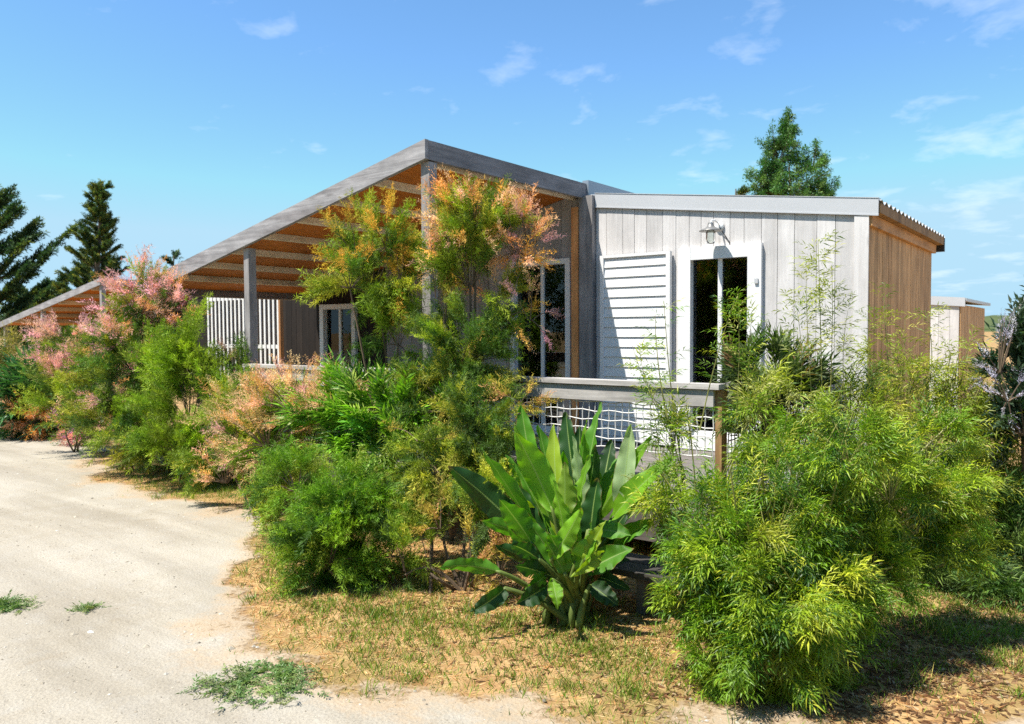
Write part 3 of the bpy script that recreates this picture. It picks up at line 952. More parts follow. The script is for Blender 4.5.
G_TAM = [(.20, .30, .02, 3), (.31, .38, .028, 2.6), (.08, .16, .018, 1.8), (.44, .42, .045, 1.8)]
G_DARK = [(.06, .13, .025, 3), (.10, .19, .03, 2), (.17, .26, .04, 1)]
G_BRIGHT = [(.24, .38, .02, 3), (.36, .48, .03, 2.4), (.11, .22, .015, 1.2)]
G_BAM = [(.15, .27, .016, 3), (.22, .33, .02, 3), (.06, .15, .012, 1.6), (.34, .38, .035, 1)]
G_BAMY = [(.31, .35, .022, 3), (.21, .28, .02, 2.5), (.42, .40, .05, 1.2), (.10, .17, .02, 1.2)]
C_ORA = [(.88, .46, .07, 3), (.90, .56, .14, 3), (.88, .42, .15, 2), (.72, .58, .09, 2)]
C_PNK = [(.86, .50, .46, 3), (.80, .45, .50, 2), (.88, .56, .40, 2), (.70, .34, .40, 1)]
C_SAL = [(.88, .58, .32, 3), (.85, .50, .34, 2), (.88, .66, .36, 2), (.76, .42, .42, .8)]


class Plant:
    def __init__(s, name, label, base, cat='shrub', group=None):
        s.base = np.asarray(base, float)
        s.root = empty(name, s.base, label, cat, group)
        s.buf = {}
        s.st = MB()

    def stem(s, pts, r0, r1, n=4):
        s.st.tube(pts, np.linspace(r0, r1, len(pts)), n, (random.uniform(.8, 1.2), random.random(), 0), cap=False)

    def lobe(s, c, r, nb, ns, tpls, pal, size, part='foliage', mat='needle', start=None, out=1.0, up=.2, rand=.38, t0=.3, jit=.035, stems=True, sag=.0, keep_up=True, shell=.5, stem_r=.005, bowl=None):
        """branches from inside the lobe to its surface, sprays along them.
        c centre, r (lateral, depth, height) radii"""
        c = np.asarray(c, float)
        rr = np.asarray(r, float)
        rr = np.maximum(rr - size * .42, rr * .4)
        P_, D_, S_, K_ = [], [], [], []
        if mat == 'needle': nb = int(np.ceil(nb * .8))
        for b_ in range(nb):
            n = rnd_unit(1)[0]
            if bowl is not None and n[2] < bowl: n[2] = abs(n[2]) * .5
            rad = shell + (1.34 - shell) * rng.beta(2.2, 2.0)
            tip = c + (LAT * n[0] * rr[0] + DEP * n[1] * rr[1] + UP * n[2] * rr[2]) * rad
            tip[2] = max(tip[2], .04)
            if start is None:
                a_ = c + (LAT * n[0] * rr[0] + DEP * n[1] * rr[1]) * .12 - UP * rr[2] * .45
            else:
                a_ = np.asarray(start, float) + np.array([rng.normal() * .06, rng.normal() * .06, 0])
            mid_ = (a_ + tip) / 2 + UP * (np.linalg.norm(tip - a_) * (.16 + sag)) + rng.normal(size=3) * .05 * np.linalg.norm(tip - a_)
            pts = bez(a_, mid_, tip, 9)
            if stems: s.stem(pts, stem_r, stem_r * .35)
            tt = t0 + (1 - t0) * np.sqrt(rng.random(ns))
            i = tt * 8; i0 = np.minimum(i.astype(int), 7); f = (i - i0)[:, None]
            q = pts[i0] * (1 - f) + pts[i0 + 1] * f + rng.normal(size=(ns, 3)) * jit * rr.mean()
            tg = nrm(pts[i0 + 1] - pts[i0])
            d_ = nrm(tg * out + rnd_unit(ns) * rand + UP * up)
            P_.append(q); D_.append(d_); S_.append(size * rng.uniform(.65, 1.25, ns))
            kb = pick(pal, 1) * rng.uniform(.72, 1.25); K_.append(np.where(rng.random((ns, 1)) < .68, kb, pick(pal, ns)) * rng.uniform(.82, 1.18, (ns, 1)))
        P_, D_, S_ = np.concatenate(P_), np.concatenate(D_), np.concatenate(S_)
        P_[:, 2] = np.maximum(P_[:, 2], .02)
        V, Fq, C = inst(tpls, P_, D_, S_, np.concatenate(K_), keep_up=keep_up)
        V[:, 2] = np.maximum(V[:, 2], .004)
        s.buf.setdefault((part, mat), []).append((V, Fq, C))
        return s

    def sprays(s, P_, D_, size, tpls, pal, part='foliage', mat='leaf'):
        V, Fq, C = inst(tpls, np.asarray(P_), np.asarray(D_), size * rng.uniform(.7, 1.2, len(P_)), pick(pal, len(P_)))
        s.buf.setdefault((part, mat), []).append((V, Fq, C))

    def done(s, stem_mat='bark', stem_name='stems'):
        if s.st.n: s.st.build(stem_name, M[stem_mat], s.root)
        for (part, mat), L in s.buf.items():
            n0, V, Fq, C = 0, [], [], []
            for v, f, c_ in L:
                V.append(v); Fq.append(f + n0); C.append(c_); n0 += len(v)
            mk(part, np.concatenate(V), np.concatenate(Fq), M[mat], s.root, np.concatenate(C))
        return s.root


def L_(x, y, Z, rx, ry, dz=.8):
    """a lobe's real centre and radii (m) from where it is seen and how far away it stands"""
    k = Z / F
    return at(x, y, Z), (rx * k, rx * k * dz, ry * k)


# ---------------------------------------------------------------- tamarisks by the corner post
b0 = at(452, 540, 6.0); b0[2] = 0
p = Plant('tamarisk', 'tallest feathery tamarisk with orange plumed tips just right of the corner post', b0)
for (x, y, Z, rx, ry, nb, ns) in ((470, 262, 6.0, 46, 66, 30, 19), (474, 226, 6.0, 42, 42, 18, 16), (466, 340, 6.0, 46, 62, 28, 18), (490, 290, 6.1, 30, 50, 8, 14), (450, 395, 5.9, 58, 50, 26, 18), (462, 355, 5.95, 50, 40, 18, 17), (444, 300, 6.0, 26, 66, 10, 15)):
    c, r = L_(x, y, Z, rx, ry)
    p.stem(bez(b0, (b0 + c) / 2 + rng.normal(size=3) * .12, c - UP * r[2] * .3, 8), .016, .008, 5)
    p.lobe(c, r, nb, ns, FE, G_TAM if y < 330 else G_TAM + G_DARK, .22, up=.35)
for (x, y, rx, ry, nb, ns) in ((474, 216, 52, 38, 26, 8), (514, 238, 32, 44, 16, 8), (448, 235, 24, 50, 10, 8), (502, 300, 34, 50, 6, 8), (436, 280, 18, 50, 3, 7)):
    c, r = L_(x, y, 5.95, rx, ry)
    p.lobe(c, r, nb, ns, FE_S + PL, C_ORA + C_SAL[:2], .17, 'plumes', 'flower', up=.5, shell=.8, t0=.45)
c, r = L_(528, 232, 5.95, 26, 36)
p.lobe(c, r, 9, 8, PL + FE_S, C_PNK + C_SAL, .16, 'plumes', 'flower', up=.5, shell=.8, t0=.5)
c, r = L_(530, 310, 5.95, 40, 30)
p.lobe(c, r, 4, 7, PL + FE_S, C_PNK + C_SAL, .14, 'plumes', 'flower', up=.1, shell=.9, t0=.5)
p.done()

b1 = at(392, 520, 6.35); b1[2] = 0
p = Plant('tamarisk', 'rounded feathery tamarisk with yellow plumes left of the corner post under the roof edge', b1)
for (x, y, Z, rx, ry, nb, ns) in ((374, 268, 6.3, 46, 54, 28, 18), (350, 280, 6.2, 34, 30, 13, 14), (398, 330, 6.3, 28, 46, 11, 14)):
    c, r = L_(x, y, Z, rx, ry)
    p.stem(bez(b1, (b1 + c) / 2 + rng.normal(size=3) * .1, c - UP * r[2] * .3, 8), .014, .007, 5)
    p.lobe(c, r, nb, ns, FE, G_TAM, .24, up=.4)
for (x, y, rx, ry, nb, ns) in ((386, 236, 32, 36, 10, 8), (356, 244, 34, 32, 6, 8), (400, 265, 18, 48, 5, 8)):
    c, r = L_(x, y, 6.2, rx, ry)
    p.lobe(c, r, nb, ns, FE_S + FE, [(.74, .52, .06, 3), (.80, .46, .08, 2), (.55, .45, .07, 2)], .17, 'plumes', 'flower', up=.6, shell=.75, t0=.4)
p.done()

# ---------------------------------------------------------------- feathery mass in front of the deck
def bush(name, label, foot, lobes, tp=FE, pal=G_TAM, size=.22, flowers=(), fp=C_SAL, ft=None, fsize=.15, mat='needle', part='foliage', cat='shrub', stem_mat='bark', up=.25, rand=.45, out=1.0, sr=.012, keep_up=True, **kw):
    b = np.array(foot, float); b[2] = 0
    p = Plant(name, label, b, cat)
    for (x, y, Z, rx, ry, nb, ns) in lobes:
        c, r = L_(x, y, Z, rx, ry)
        e_ = c - UP * min(r[2] * .4, c[2] * .5)
        p.stem(bez(b + rng.normal(size=3) * [.05, .05, 0], (b + e_) / 2 + UP * .1 + rng.normal(size=3) * .08, e_, 7), sr, sr * .5, 5)
        p.lobe(c, r, nb, ns, tp, pal, size, part, mat, up=up, rand=rand, out=out, keep_up=keep_up, **kw)
    for (x, y, Z, rx, ry, nb, ns) in flowers:
        c, r = L_(x, y, Z, rx, ry)
        p.lobe(c, r, nb, ns, ft or (PL + FE_S), fp, fsize, 'plumes', 'flower', up=.45, shell=.75, t0=.45)
    p.done(stem_mat)
    return p


bush('tamarisk', 'low dark green feathery bush spilling over the straw beside the gravel edge', gp(350, 585),
     [(345, 515, 5.0, 56, 44, 34, 22), (328, 548, 4.85, 44, 50, 34, 22), (390, 545, 4.9, 34, 40, 4, 12), (296, 480, 5.6, 44, 36, 18, 16), (375, 512, 5.2, 44, 28, 14, 16)],
     pal=[(.14, .29, .016, 3), (.23, .38, .02, 3), (.06, .14, .012, 1.2), (.34, .42, .035, 1.5)], size=.20, up=-.05, sag=.1)
bush('tamarisk', 'feathery bush with drooping yellowing branches left of the broad leaved plant', gp(455, 590),
     [(445, 470, 5.2, 62, 40, 26, 18), (470, 430, 5.3, 54, 42, 26, 18), (492, 455, 5.25, 44, 44, 22, 17), (432, 470, 5.4, 44, 34, 14, 16), (430, 555, 4.8, 30, 46, 4, 12), (405, 560, 4.75, 26, 38, 3, 12), (475, 535, 4.7, 30, 50, 6, 12), (492, 505, 4.65, 30, 46, 9, 14)],
     pal=G_TAM + [(.09, .16, .03, 4)], size=.20, up=-.05, sag=.1,
     flowers=[(420, 435, 5.3, 42, 24, 5, 6), (520, 400, 5.3, 26, 18, 8, 8), (440, 520, 4.8, 30, 30, 5, 9), (500, 560, 4.5, 28, 40, 6, 10), (472, 555, 4.5, 20, 34, 4, 10)],
     fp=[(.55, .44, .08, 3), (.45, .38, .08, 2), (.80, .45, .20, 1.2)])
bush('tamarisk', 'salmon pink flowering tamarisk thicket between the gravel and the low railing', gp(265, 520),
     [(268, 440, 7.0, 60, 54, 34, 20), (232, 455, 7.2, 44, 44, 22, 18), (310, 430, 6.6, 44, 40, 20, 16), (285, 490, 6.2, 46, 30, 18, 16), (240, 405, 7.5, 34, 28, 10, 12)],
     pal=G_TAM + G_BRIGHT + [(.36, .32, .06, 2)], size=.24, up=.1,
     flowers=[(295, 398, 6.5, 60, 36, 50, 8), (268, 430, 6.5, 50, 44, 34, 8), (225, 470, 7.0, 30, 36, 14, 8), (335, 408, 6.4, 40, 28, 14, 8), (238, 420, 7.0, 44, 46, 16, 8), (350, 405, 6.2, 44, 24, 12, 8)],
     fp=C_SAL + [(.80, .48, .15, 2), (.62, .50, .20, 1.5)], fsize=.16)
bush('leafy_perennial', 'bright green clump of tall strap leaved stems behind the pink thicket', gp(385, 520),
     [(390, 416, 6.2, 66, 46, 50, 10), (350, 415, 6.4, 50, 36, 30, 10), (425, 415, 6.1, 34, 34, 16, 9), (345, 440, 6.2, 40, 30, 16, 9), (395, 450, 6.0, 40, 30, 14, 9)],
     tp=LA, pal=[(.20, .40, .03, 3), (.34, .50, .08, 2.4), (.10, .26, .03, 1.6), (.50, .56, .26, 1.2)], size=.20, mat='leaf', part='leaves', cat='perennial', up=.7, rand=.35, stem_mat='cane', sr=.007)

# ---------------------------------------------------------------- row along the path, going left
bush('shrub', 'yellow green fine leaved shrub in the sun at the gravel edge, below the slat screen', gp(185, 482),
     [(190, 400, 8.2, 44, 58, 40, 18), (190, 360, 8.3, 34, 42, 22, 16), (180, 445, 8.0, 40, 34, 24, 16), (160, 375, 8.5, 30, 44, 18, 14), (222, 420, 8.0, 24, 40, 12, 12)],
     pal=G_BRIGHT + [(.24, .32, .03, 2.5)], size=.28, up=.35)
bush('tamarisk', 'tall tamarisk with pink plumed crown above the roof corner of the distant cabin', gp(125, 470),
     [(135, 358, 9.0, 46, 46, 34, 16), (146, 306, 9.1, 34, 30, 20, 14), (125, 420, 8.8, 42, 40, 30, 16), (105, 380, 9.2, 36, 40, 20, 14), (150, 440, 8.6, 34, 30, 18, 14)],
     pal=G_DARK + G_TAM, size=.30, up=.3,
     flowers=[(143, 286, 9.0, 26, 26, 14, 8), (138, 306, 8.9, 40, 30, 18, 8), (172, 302, 8.8, 32, 26, 14, 8), (126, 338, 8.8, 36, 34, 12, 8), (110, 395, 8.7, 24, 20, 5, 8), (142, 278, 9.0, 14, 28, 6, 7)],
     fp=C_PNK + [(.85, .45, .16, 2.5)], fsize=.22)
bush('tamarisk', 'pink and cream flowering tamarisk in front of the distant cabin posts', gp(75, 452),
     [(78, 368, 10.6, 36, 38, 26, 14), (70, 400, 10.4, 44, 36, 28, 14), (98, 362, 10.4, 32, 30, 18, 12), (98, 420, 10.0, 30, 26, 16, 12)],
     pal=G_TAM + [(.26, .30, .06, 2)], size=.36, up=.3,
     flowers=[(66, 340, 10.4, 30, 20, 18, 9), (62, 362, 10.3, 26, 22, 14, 8), (92, 365, 10.1, 24, 18, 16, 8), (60, 380, 10.1, 16, 24, 12, 8), (112, 405, 9.7, 18, 12, 8, 8), (118, 358, 9.9, 16, 24, 8, 8)],
     fp=C_PNK + C_SAL, fsize=.26)
bush('shrub', 'dark green shrub with a brown tinted top at the far left edge', gp(5, 436),
     [(8, 392, 13.0, 24, 36, 30, 14), (-30, 392, 13.0, 40, 36, 24, 14), (16, 356, 13.0, 14, 12, 10, 10)],
     tp=FE_S, pal=G_DARK + [(.28, .22, .05, 1.5)], size=.40, up=.35)
bush('strap_leaved_plant', 'clump of long arching dark strap leaves between the pink tamarisk and left edge', gp(45, 432),
     [(42, 395, 12.0, 26, 30, 26, 8), (30, 415, 12.0, 22, 20, 16, 8)],
     tp=LA, pal=[(.05, .15, .04, 3), (.12, .22, .08, 1.5)], size=.42, mat='leaf', part='leaves', cat='perennial', up=.3, stem_mat='cane')
bush('flowering_shrub', 'small orange flowering shrub beside the far end of the gravel', gp(28, 438),
     [(32, 420, 11.9, 16, 16, 14, 10)], pal=G_TAM, size=.30, flowers=[(32, 418, 11.8, 20, 17, 40, 10)], fp=[(.86, .42, .10, 3), (.86, .48, .28, 2)], fsize=.26)
bush('flowering_shrub', 'small pink and violet flowering shrub at the gravel edge, in front of dark shrubs', gp(76, 441),
     [(76, 430, 11.2, 14, 12, 10, 9)], pal=G_DARK, size=.26, flowers=[(72, 426, 11.1, 16, 15, 22, 9), (82, 433, 11.1, 10, 8, 10, 8)], fp=[(.80, .35, .30, 3), (.50, .20, .45, 2), (.85, .45, .22, 2)], fsize=.22)
bush('shrub', 'dark shaded shrub under the left end of the terrace roof', gp(240, 470),
     [(236, 375, 8.4, 18, 34, 8, 10), (258, 390, 8.6, 26, 24, 9, 10), (232, 400, 8.4, 28, 26, 10, 12)], pal=G_DARK + [(.25, .20, .08, 1)], size=.26, up=.3,
     flowers=[(231, 362, 8.4, 14, 24, 4, 7), (262, 390, 7.6, 22, 20, 10, 7)], fp=[(.45, .28, .22, 2), (.55, .45, .2, 1)])

# ---------------------------------------------------------------- the broad leaved plant (bird of paradise)
foot = gp(568, 622)
cb = empty('broad_leaved_plant', foot, 'large plant with broad paddle shaped green leaves standing before the rope net', 'plant')


def paddle(base, tip, w_px, z0, z1, col, face=0.0, bend=.12, stalk=None, fold=.38, wav=.012, droop=0.0, zs=None):
    a_, b_ = at(*base, z0), at(*tip, z1)
    W = w_px * .74 * (z0 + z1) / 2 / F
    ax = b_ - a_; ln = np.linalg.norm(ax)
    view = nrm((a_ + b_) / 2 - np.array([0, 0, EYE]))
    sd = nrm(np.cross(ax, view)); nm = np.cross(sd, nrm(ax))
    sd = sd * math.cos(face) + nm * math.sin(face); nm = nrm(np.cross(sd, ax))
    if nm[2] < 0: nm = -nm
    mid_ = (a_ + b_) / 2 + nm * ln * bend
    n, k = 46, 11
    C = bez(a_, mid_, b_, n)
    C[:, 2] -= droop * np.linspace(0, 1, n) ** 3
    tt = np.linspace(0, 1, n)
    prof = np.clip(np.sin(PI * np.clip(tt, 0, 1) ** .80) ** .80, .015, 1)
    T = nrm(np.gradient(C, axis=0))
    V, UV = [], []
    ph = random.uniform(0, 6)
    for i in range(n):
        S = nrm(sd - T[i] * np.dot(sd, T[i])); N = nrm(np.cross(S, T[i]))
        if N[2] < 0: N = -N
        for j in range(k):
            x = (j / (k - 1) - .5) * 2
            h = abs(x) * fold * W * .5 * prof[i] + wav * math.sin(9 * tt[i] + ph + (2 if x > 0 else 0)) * x * x + .006 * math.sin(31 * tt[i] + ph) * x * x
            V.append(C[i] + S * x * W * .5 * prof[i] + N * h); UV.append((j / (k - 1), tt[i]))
    I = np.arange(n - 1)[:, None] * k + np.arange(k - 1)[None]
    Fq = np.stack([I, I + 1, I + k + 1, I + k], -1).reshape(-1, 4)
    drop = np.zeros(len(Fq), bool)
    for _ in range(rng.integers(0, 4)):
        row = rng.integers(6, n - 4); dep = rng.integers(1, 4)
        cols = range(dep) if rng.random() < .5 else range(k - 1 - dep, k - 1)
        for cc_ in cols: drop[row * (k - 1) + cc_] = True
    Fq = Fq[~drop]
    lf = mk('leaf', np.array(V), Fq, M['bigleaf'], cb, np.tile(np.array(col), (len(Fq), 1)) * random.uniform(.92, 1.08), np.array(UV), True)
    st_ = foot + np.array([rng.normal() * .05, rng.normal() * .05, .02]) if stalk is None else gp(*stalk)
    c_ = st_ * .45 + a_ * .55 + UP * .03 + nrm(a_ - st_) * .0
    c_[:2] = st_[:2] * .6 + a_[:2] * .4
    mb = MB(); mb.tube(np.r_[bez(st_, c_, a_, 9), [C[1], C[3]]], np.r_[np.linspace(.022, .011, 9), .008, .004], 7, tuple(np.array((.16, .22, .05)) * random.uniform(.8, 1.2)))
    mb.build('stalk', M['needle'], cb, True)


GL, GB, GD, GP_, GY = (.18, .38, .02), (.10, .28, .018), (.022, .08, .015), (.36, .48, .25), (.30, .42, .025)
paddle((553, 512), (515, 432), 42, 4.25, 4.15, GL, .25)
paddle((578, 500), (566, 412), 40, 4.65, 4.75, GD, .6, .05)
paddle((586, 482), (601, 402), 27, 4.55, 4.6, GB, .9, .02)
paddle((582, 508), (572, 436), 25, 4.35, 4.3, GP_, .8, .03)
paddle((564, 520), (564, 462), 30, 4.15, 4.1, (.22, .34, .04), .6, .05)
paddle((621, 520), (631, 424), 30, 4.4, 4.45, GP_, .25, .02)
paddle((611, 520), (672, 458), 30, 4.3, 4.15, GL, .5, .12)
paddle((520, 530), (448, 466), 40, 4.4, 4.35, GD, .3, .15)
paddle((533, 545), (500, 500), 34, 4.15, 4.0, GB, .3, .12)
paddle((551, 560), (581, 508), 27, 4.05, 3.9, GL, .35, .1)
paddle((602, 553), (571, 577), 18, 4.1, 3.9, GY, .2, .2)
paddle((552, 580), (558, 610), 20, 4.0, 3.92, GL, .2, .25)
paddle((500, 572), (440, 568), 24, 4.1, 4.0, GB, .5, .25)
paddle((505, 588), (470, 612), 26, 4.1, 4.0, GD, .3, .3)
paddle((588, 530), (632, 536), 28, 4.3, 4.2, GB, .5, .2)
paddle((600, 508), (612, 440), 34, 4.75, 4.9, GD, .4, .05)
paddle((535, 490), (521, 405), 32, 4.8, 4.9, GB, .3, .02)
paddle((545, 500), (548, 436), 26, 4.7, 4.75, GB, .6, .02)
paddle((560, 545), (535, 470), 34, 4.35, 4.35, GD, .4, .08)
paddle((590, 545), (598, 478), 34, 4.3, 4.3, GD, .5, .08)
paddle((540, 560), (512, 545), 24, 4.1, 3.95, GD, .3, .2)
for (b_, t_, w_, z0, z1, c_, fc) in (((556, 520), (538, 425), 26, 4.5, 4.55, GB, .7), ((596, 500), (586, 420), 24, 4.6, 4.65, GL, .8), ((545, 520), (505, 455), 26, 4.5, 4.5, GB, .5),
                                   ((575, 530), (590, 455), 24, 4.2, 4.15, GL, .9), ((608, 530), (650, 490), 26, 4.5, 4.45, GB, .5), ((540, 540), (480, 520), 26, 4.25, 4.15, GB, .4),
                                   ((565, 540), (553, 480), 22, 4.1, 4.05, GL, .7), ((528, 540), (470, 495), 30, 4.5, 4.5, GD, .3), ((600, 520), (622, 450), 24, 4.6, 4.7, GB, .6), ((585, 560), (606, 520), 20, 4.0, 3.95, GY, .5)):
    paddle(b_, t_, w_, z0, z1, c_, fc, .05)
for (b_, t_, w_, z0, z1, c_, fc) in (((560, 570), (528, 520), 26, 4.2, 4.2, GB, .4), ((575, 565), (566, 505), 24, 4.15, 4.1, GL, .6), ((590, 565), (632, 505), 26, 4.4, 4.35, GD, .4), ((550, 570), (495, 545), 24, 4.3, 4.25, GD, .4),
                                   ((610, 545), (655, 520), 26, 4.5, 4.4, GB, .4), ((595, 575), (630, 590), 20, 4.3, 4.2, GD, .4), ((565, 575), (545, 540), 20, 4.05, 4.0, GB, .5), ((580, 500), (580, 425), 26, 4.8, 4.9, GD, .3), ((560, 500), (530, 440), 28, 4.8, 4.9, GD, .3)):
    paddle(b_, t_, w_, z0, z1, c_, fc, .05)
paddle((575, 555), (640, 570), 24, 4.5, 4.6, GD, .5, .25)
paddle((545, 575), (525, 590), 22, 4.15, 4.05, GB, .3, .25)
for (b_, t_, w_, z0, z1, c_, fc) in (((552, 568), (508, 528), 36, 4.2, 4.15, GB, .35), ((556, 578), (516, 566), 32, 4.15, 4.05, GD, .4), ((586, 572), (634, 548), 34, 4.25, 4.15, GB, .4), ((566, 575), (548, 532), 30, 4.05, 3.98, GB, .5), ((578, 572), (598, 530), 30, 4.05, 3.98, GL, .5), ((548, 585), (516, 604), 28, 4.1, 4.0, GD, .3), ((590, 585), (618, 606), 28, 4.15, 4.1, GD, .3)):
    paddle(b_, t_, w_, z0, z1, c_, fc, .14)
for k in range(12):
    aa = rng.uniform(-.75, .75); ln_ = rng.uniform(70, 120)
    bx, by = 568 + 34 * aa + rng.normal() * 6, 545 + rng.normal() * 14
    paddle((bx, by), (bx + math.sin(aa) * ln_ * .8, by - math.cos(aa) * ln_), rng.uniform(20, 28), 4.3 + rng.uniform(-.12, .35), 4.25 + rng.uniform(-.15, .45), (GL, GB, GB, GD, GY)[k % 5], rng.uniform(.3, .9), .05)
for k, (x, y, x1, y1) in enumerate(((566, 624, 574, 566), (572, 622, 590, 560), (562, 626, 556, 575), (585, 612, 600, 560))):
    a_ = gp(x, y); b_ = at(x1, y1, 4.25)
    mb = MB(); mb.tube(bez(a_, (a_ + b_) / 2 + rng.normal(size=3) * .02, b_, 7), np.linspace(.030, .018, 7), 8, (random.uniform(.9, 1.2), .5, 0)); mb.build('trunk', M['tuber'], cb, True)
mb = MB()
for k in range(9):
    a_ = foot + np.array([rng.normal() * .06, rng.normal() * .06, rng.uniform(.05, .25)])
    e_ = a_ + np.array([rng.normal() * .09, rng.normal() * .09 - .03, -rng.uniform(.05, .2)]); e_[2] = max(.01, e_[2])
    mb.tube(bez(a_, (a_ + e_) / 2 + np.array([rng.normal() * .08, -.05, .1]), e_, 6), np.linspace(.008, .002, 6), 4, (1, .5, 0))
mb.build('dry_leaves', M['tuber'], cb)

# ---------------------------------------------------------------- bamboo
def bamboo(name, label, foot, lobes, pal, size=.15, shoots=(), ns=14, up=-.25, dry=0, cat='bamboo', sag=.12, nbk=1.0):
    b = np.array(foot, float); b[2] = 0
    p = Plant(name, label, b, cat)
    for (x, y, Z, rx, ry, nb) in lobes:
        c, r = L_(x, y, Z, rx, ry)
        st_ = b + np.array([rng.normal() * .08, rng.normal() * .08, 0])
        hub = c - UP * min(r[2] * .5, c[2] * .45)
        p.stem(bez(st_, (st_ + hub) / 2 + UP * .12, hub, 8), .008, .005)
        for _ in range(3):
            e_ = c + LAT * rng.uniform(-.8, .8) * r[0] + DEP * rng.uniform(-.9, .2) * r[1] + UP * rng.uniform(.2, 1.0) * r[2]
            p.stem(bez(st_, (st_ + e_) / 2 + UP * .2 + rng.normal(size=3) * .05, e_, 9), .0065, .003)
        p.lobe(c, r, int(nb * nbk), ns, BA, pal, size, 'leaves', 'leaf', up=up, rand=.8, t0=.35, sag=sag, stem_r=.0034, jit=.05)
    for (x0, y0, x1, y1, Z, n, thick) in shoots:           # thin upright canes
        a_ = b + np.array([rng.normal() * .1, rng.normal() * .1, 0]) if y0 is None else at(x0, y0, Z)
        tip = at(x1, y1, Z); 
        pts = bez(a_, (a_ + tip) / 2 + rng.normal(size=3) * .03, tip, 12)
        p.stem(pts, thick, thick * .3)
        tt = np.sort(rng.uniform(.35, 1, n)) * 11; i0 = np.minimum(tt.astype(int), 10); f = (tt - i0)[:, None]
        q = pts[i0] * (1 - f) + pts[i0 + 1] * f
        hd = rnd_unit(n); hd[:, 2] = rng.uniform(.1, .8, n)
        p.sprays(q, nrm(hd), size * .95, BA, pal, 'leaves')
    p.done('cane', 'canes')
    return p


bamboo('bamboo', 'big bright green bamboo bush in the right foreground, drooping to the ground', at(770, 640, 3.75),
       [(770, 520, 3.6, 72, 62, 34), (705, 530, 3.7, 46, 56, 20), (840, 520, 3.8, 72, 60, 32), (775, 600, 3.4, 80, 56, 40), (722, 600, 3.5, 52, 54, 24), (822, 590, 3.5, 54, 54, 26), (770, 655, 3.35, 66, 50, 36), (715, 650, 3.45, 36, 44, 16), (835, 640, 3.5, 34, 44, 16), (820, 455, 3.9, 50, 44, 10), (770, 465, 3.8, 44, 40, 8), (905, 520, 3.9, 54, 50, 22), (950, 545, 4.0, 44, 36, 14), (672, 520, 3.9, 26, 56, 8), (850, 445, 3.6, 54, 44, 16), (890, 480, 3.65, 50, 52, 18), (945, 495, 3.9, 46, 44, 16), (925, 450, 4.0, 44, 40, 10), (735, 555, 3.5, 64, 52, 24), (868, 572, 3.65, 52, 44, 18), (696, 590, 3.55, 40, 52, 16), (800, 490, 3.6, 56, 50, 16)],
       [(.15, .28, .012, 3), (.26, .36, .016, 3.2), (.055, .14, .012, 1.8), (.40, .43, .03, 1.4)], .102, [(668, 420, 655, 315, 4.1, 12, .005), (690, 440, 640, 352, 4.0, 16, .004), (700, 430, 735, 300, 4.0, 26, .004), (760, 560, 790, 400, 3.7, 16, .004), (800, 560, 850, 400, 3.8, 16, .004), (700, 560, 690, 420, 3.7, 16, .004)], ns=31, up=-.15)
bamboo('bamboo', 'tall yellow green bamboo clump rising against the brown end wall', at(930, 560, 5.6),
       [(905, 425, 5.4, 96, 60, 54), (850, 415, 5.2, 66, 50, 28), (965, 435, 5.6, 66, 54, 30), (905, 382, 5.6, 60, 40, 20), (980, 405, 5.8, 44, 36, 14), (900, 480, 5.1, 80, 44, 50), (970, 490, 5.3, 54, 44, 34), (1000, 440, 5.6, 40, 50, 24), (935, 545, 5.0, 50, 34, 30), (990, 560, 5.2, 44, 30, 22)],
       G_BAMY, .14, [(880, 500, 870, 370, 5.2, 14, .005), (930, 500, 950, 350, 5.4, 14, .005), (890, 380, 884, 285, 5.4, 20, .004), (900, 400, 905, 320, 5.4, 16, .004), (930, 380, 925, 310, 5.5, 18, .004), (868, 380, 868, 310, 5.3, 14, .004), (960, 390, 975, 325, 5.6, 12, .004)])
bamboo('bamboo', 'slender pale bamboo shoots standing in front of the limewashed board wall', at(815, 560, 5.0),
       [(800, 400, 4.9, 50, 34, 12), (765, 410, 4.7, 34, 34, 8)],
       G_BAMY + [(.40, .42, .12, 3)], .14, [(822, 400, 818, 240, 4.9, 40, .004), (812, 400, 806, 262, 4.9, 30, .0035), (830, 400, 832, 268, 4.9, 28, .0035), (800, 400, 795, 300, 4.9, 24, .003), (845, 400, 848, 310, 4.9, 18, .003)])
bamboo('bamboo', 'thin bamboo canes with sparse leaves leaning across the white shutter and railing', at(690, 560, 4.5),
       [(672, 440, 4.4, 22, 40, 8), (664, 490, 4.3, 26, 40, 10), (752, 420, 4.4, 24, 44, 8)],
       G_BAM + [(.40, .40, .10, 2)], .13, [(684, 480, 664, 300, 4.4, 20, .005), (672, 440, 632, 345, 4.4, 18, .003), (735, 430, 738, 290, 4.4, 30, .003), (748, 430, 752, 310, 4.4, 22, .003), (660, 470, 648, 380, 4.3, 18, .003)])
bush('upright_shrub', 'olive green upright shrub with grey stems by the deck corner, behind the bamboo', at(765, 560, 5.4),
     [(775, 385, 5.4, 44, 38, 26, 10), (745, 375, 5.3, 26, 26, 10, 9), (800, 395, 5.5, 30, 34, 16, 10), (780, 440, 5.3, 44, 34, 14, 9)],
     tp=LA, pal=[(.08, .13, .04, 3), (.13, .17, .05, 2), (.26, .15, .06, .5)], size=.17, mat='leaf', part='leaves', up=.8, rand=.3, stem_mat='bark', sr=.009)
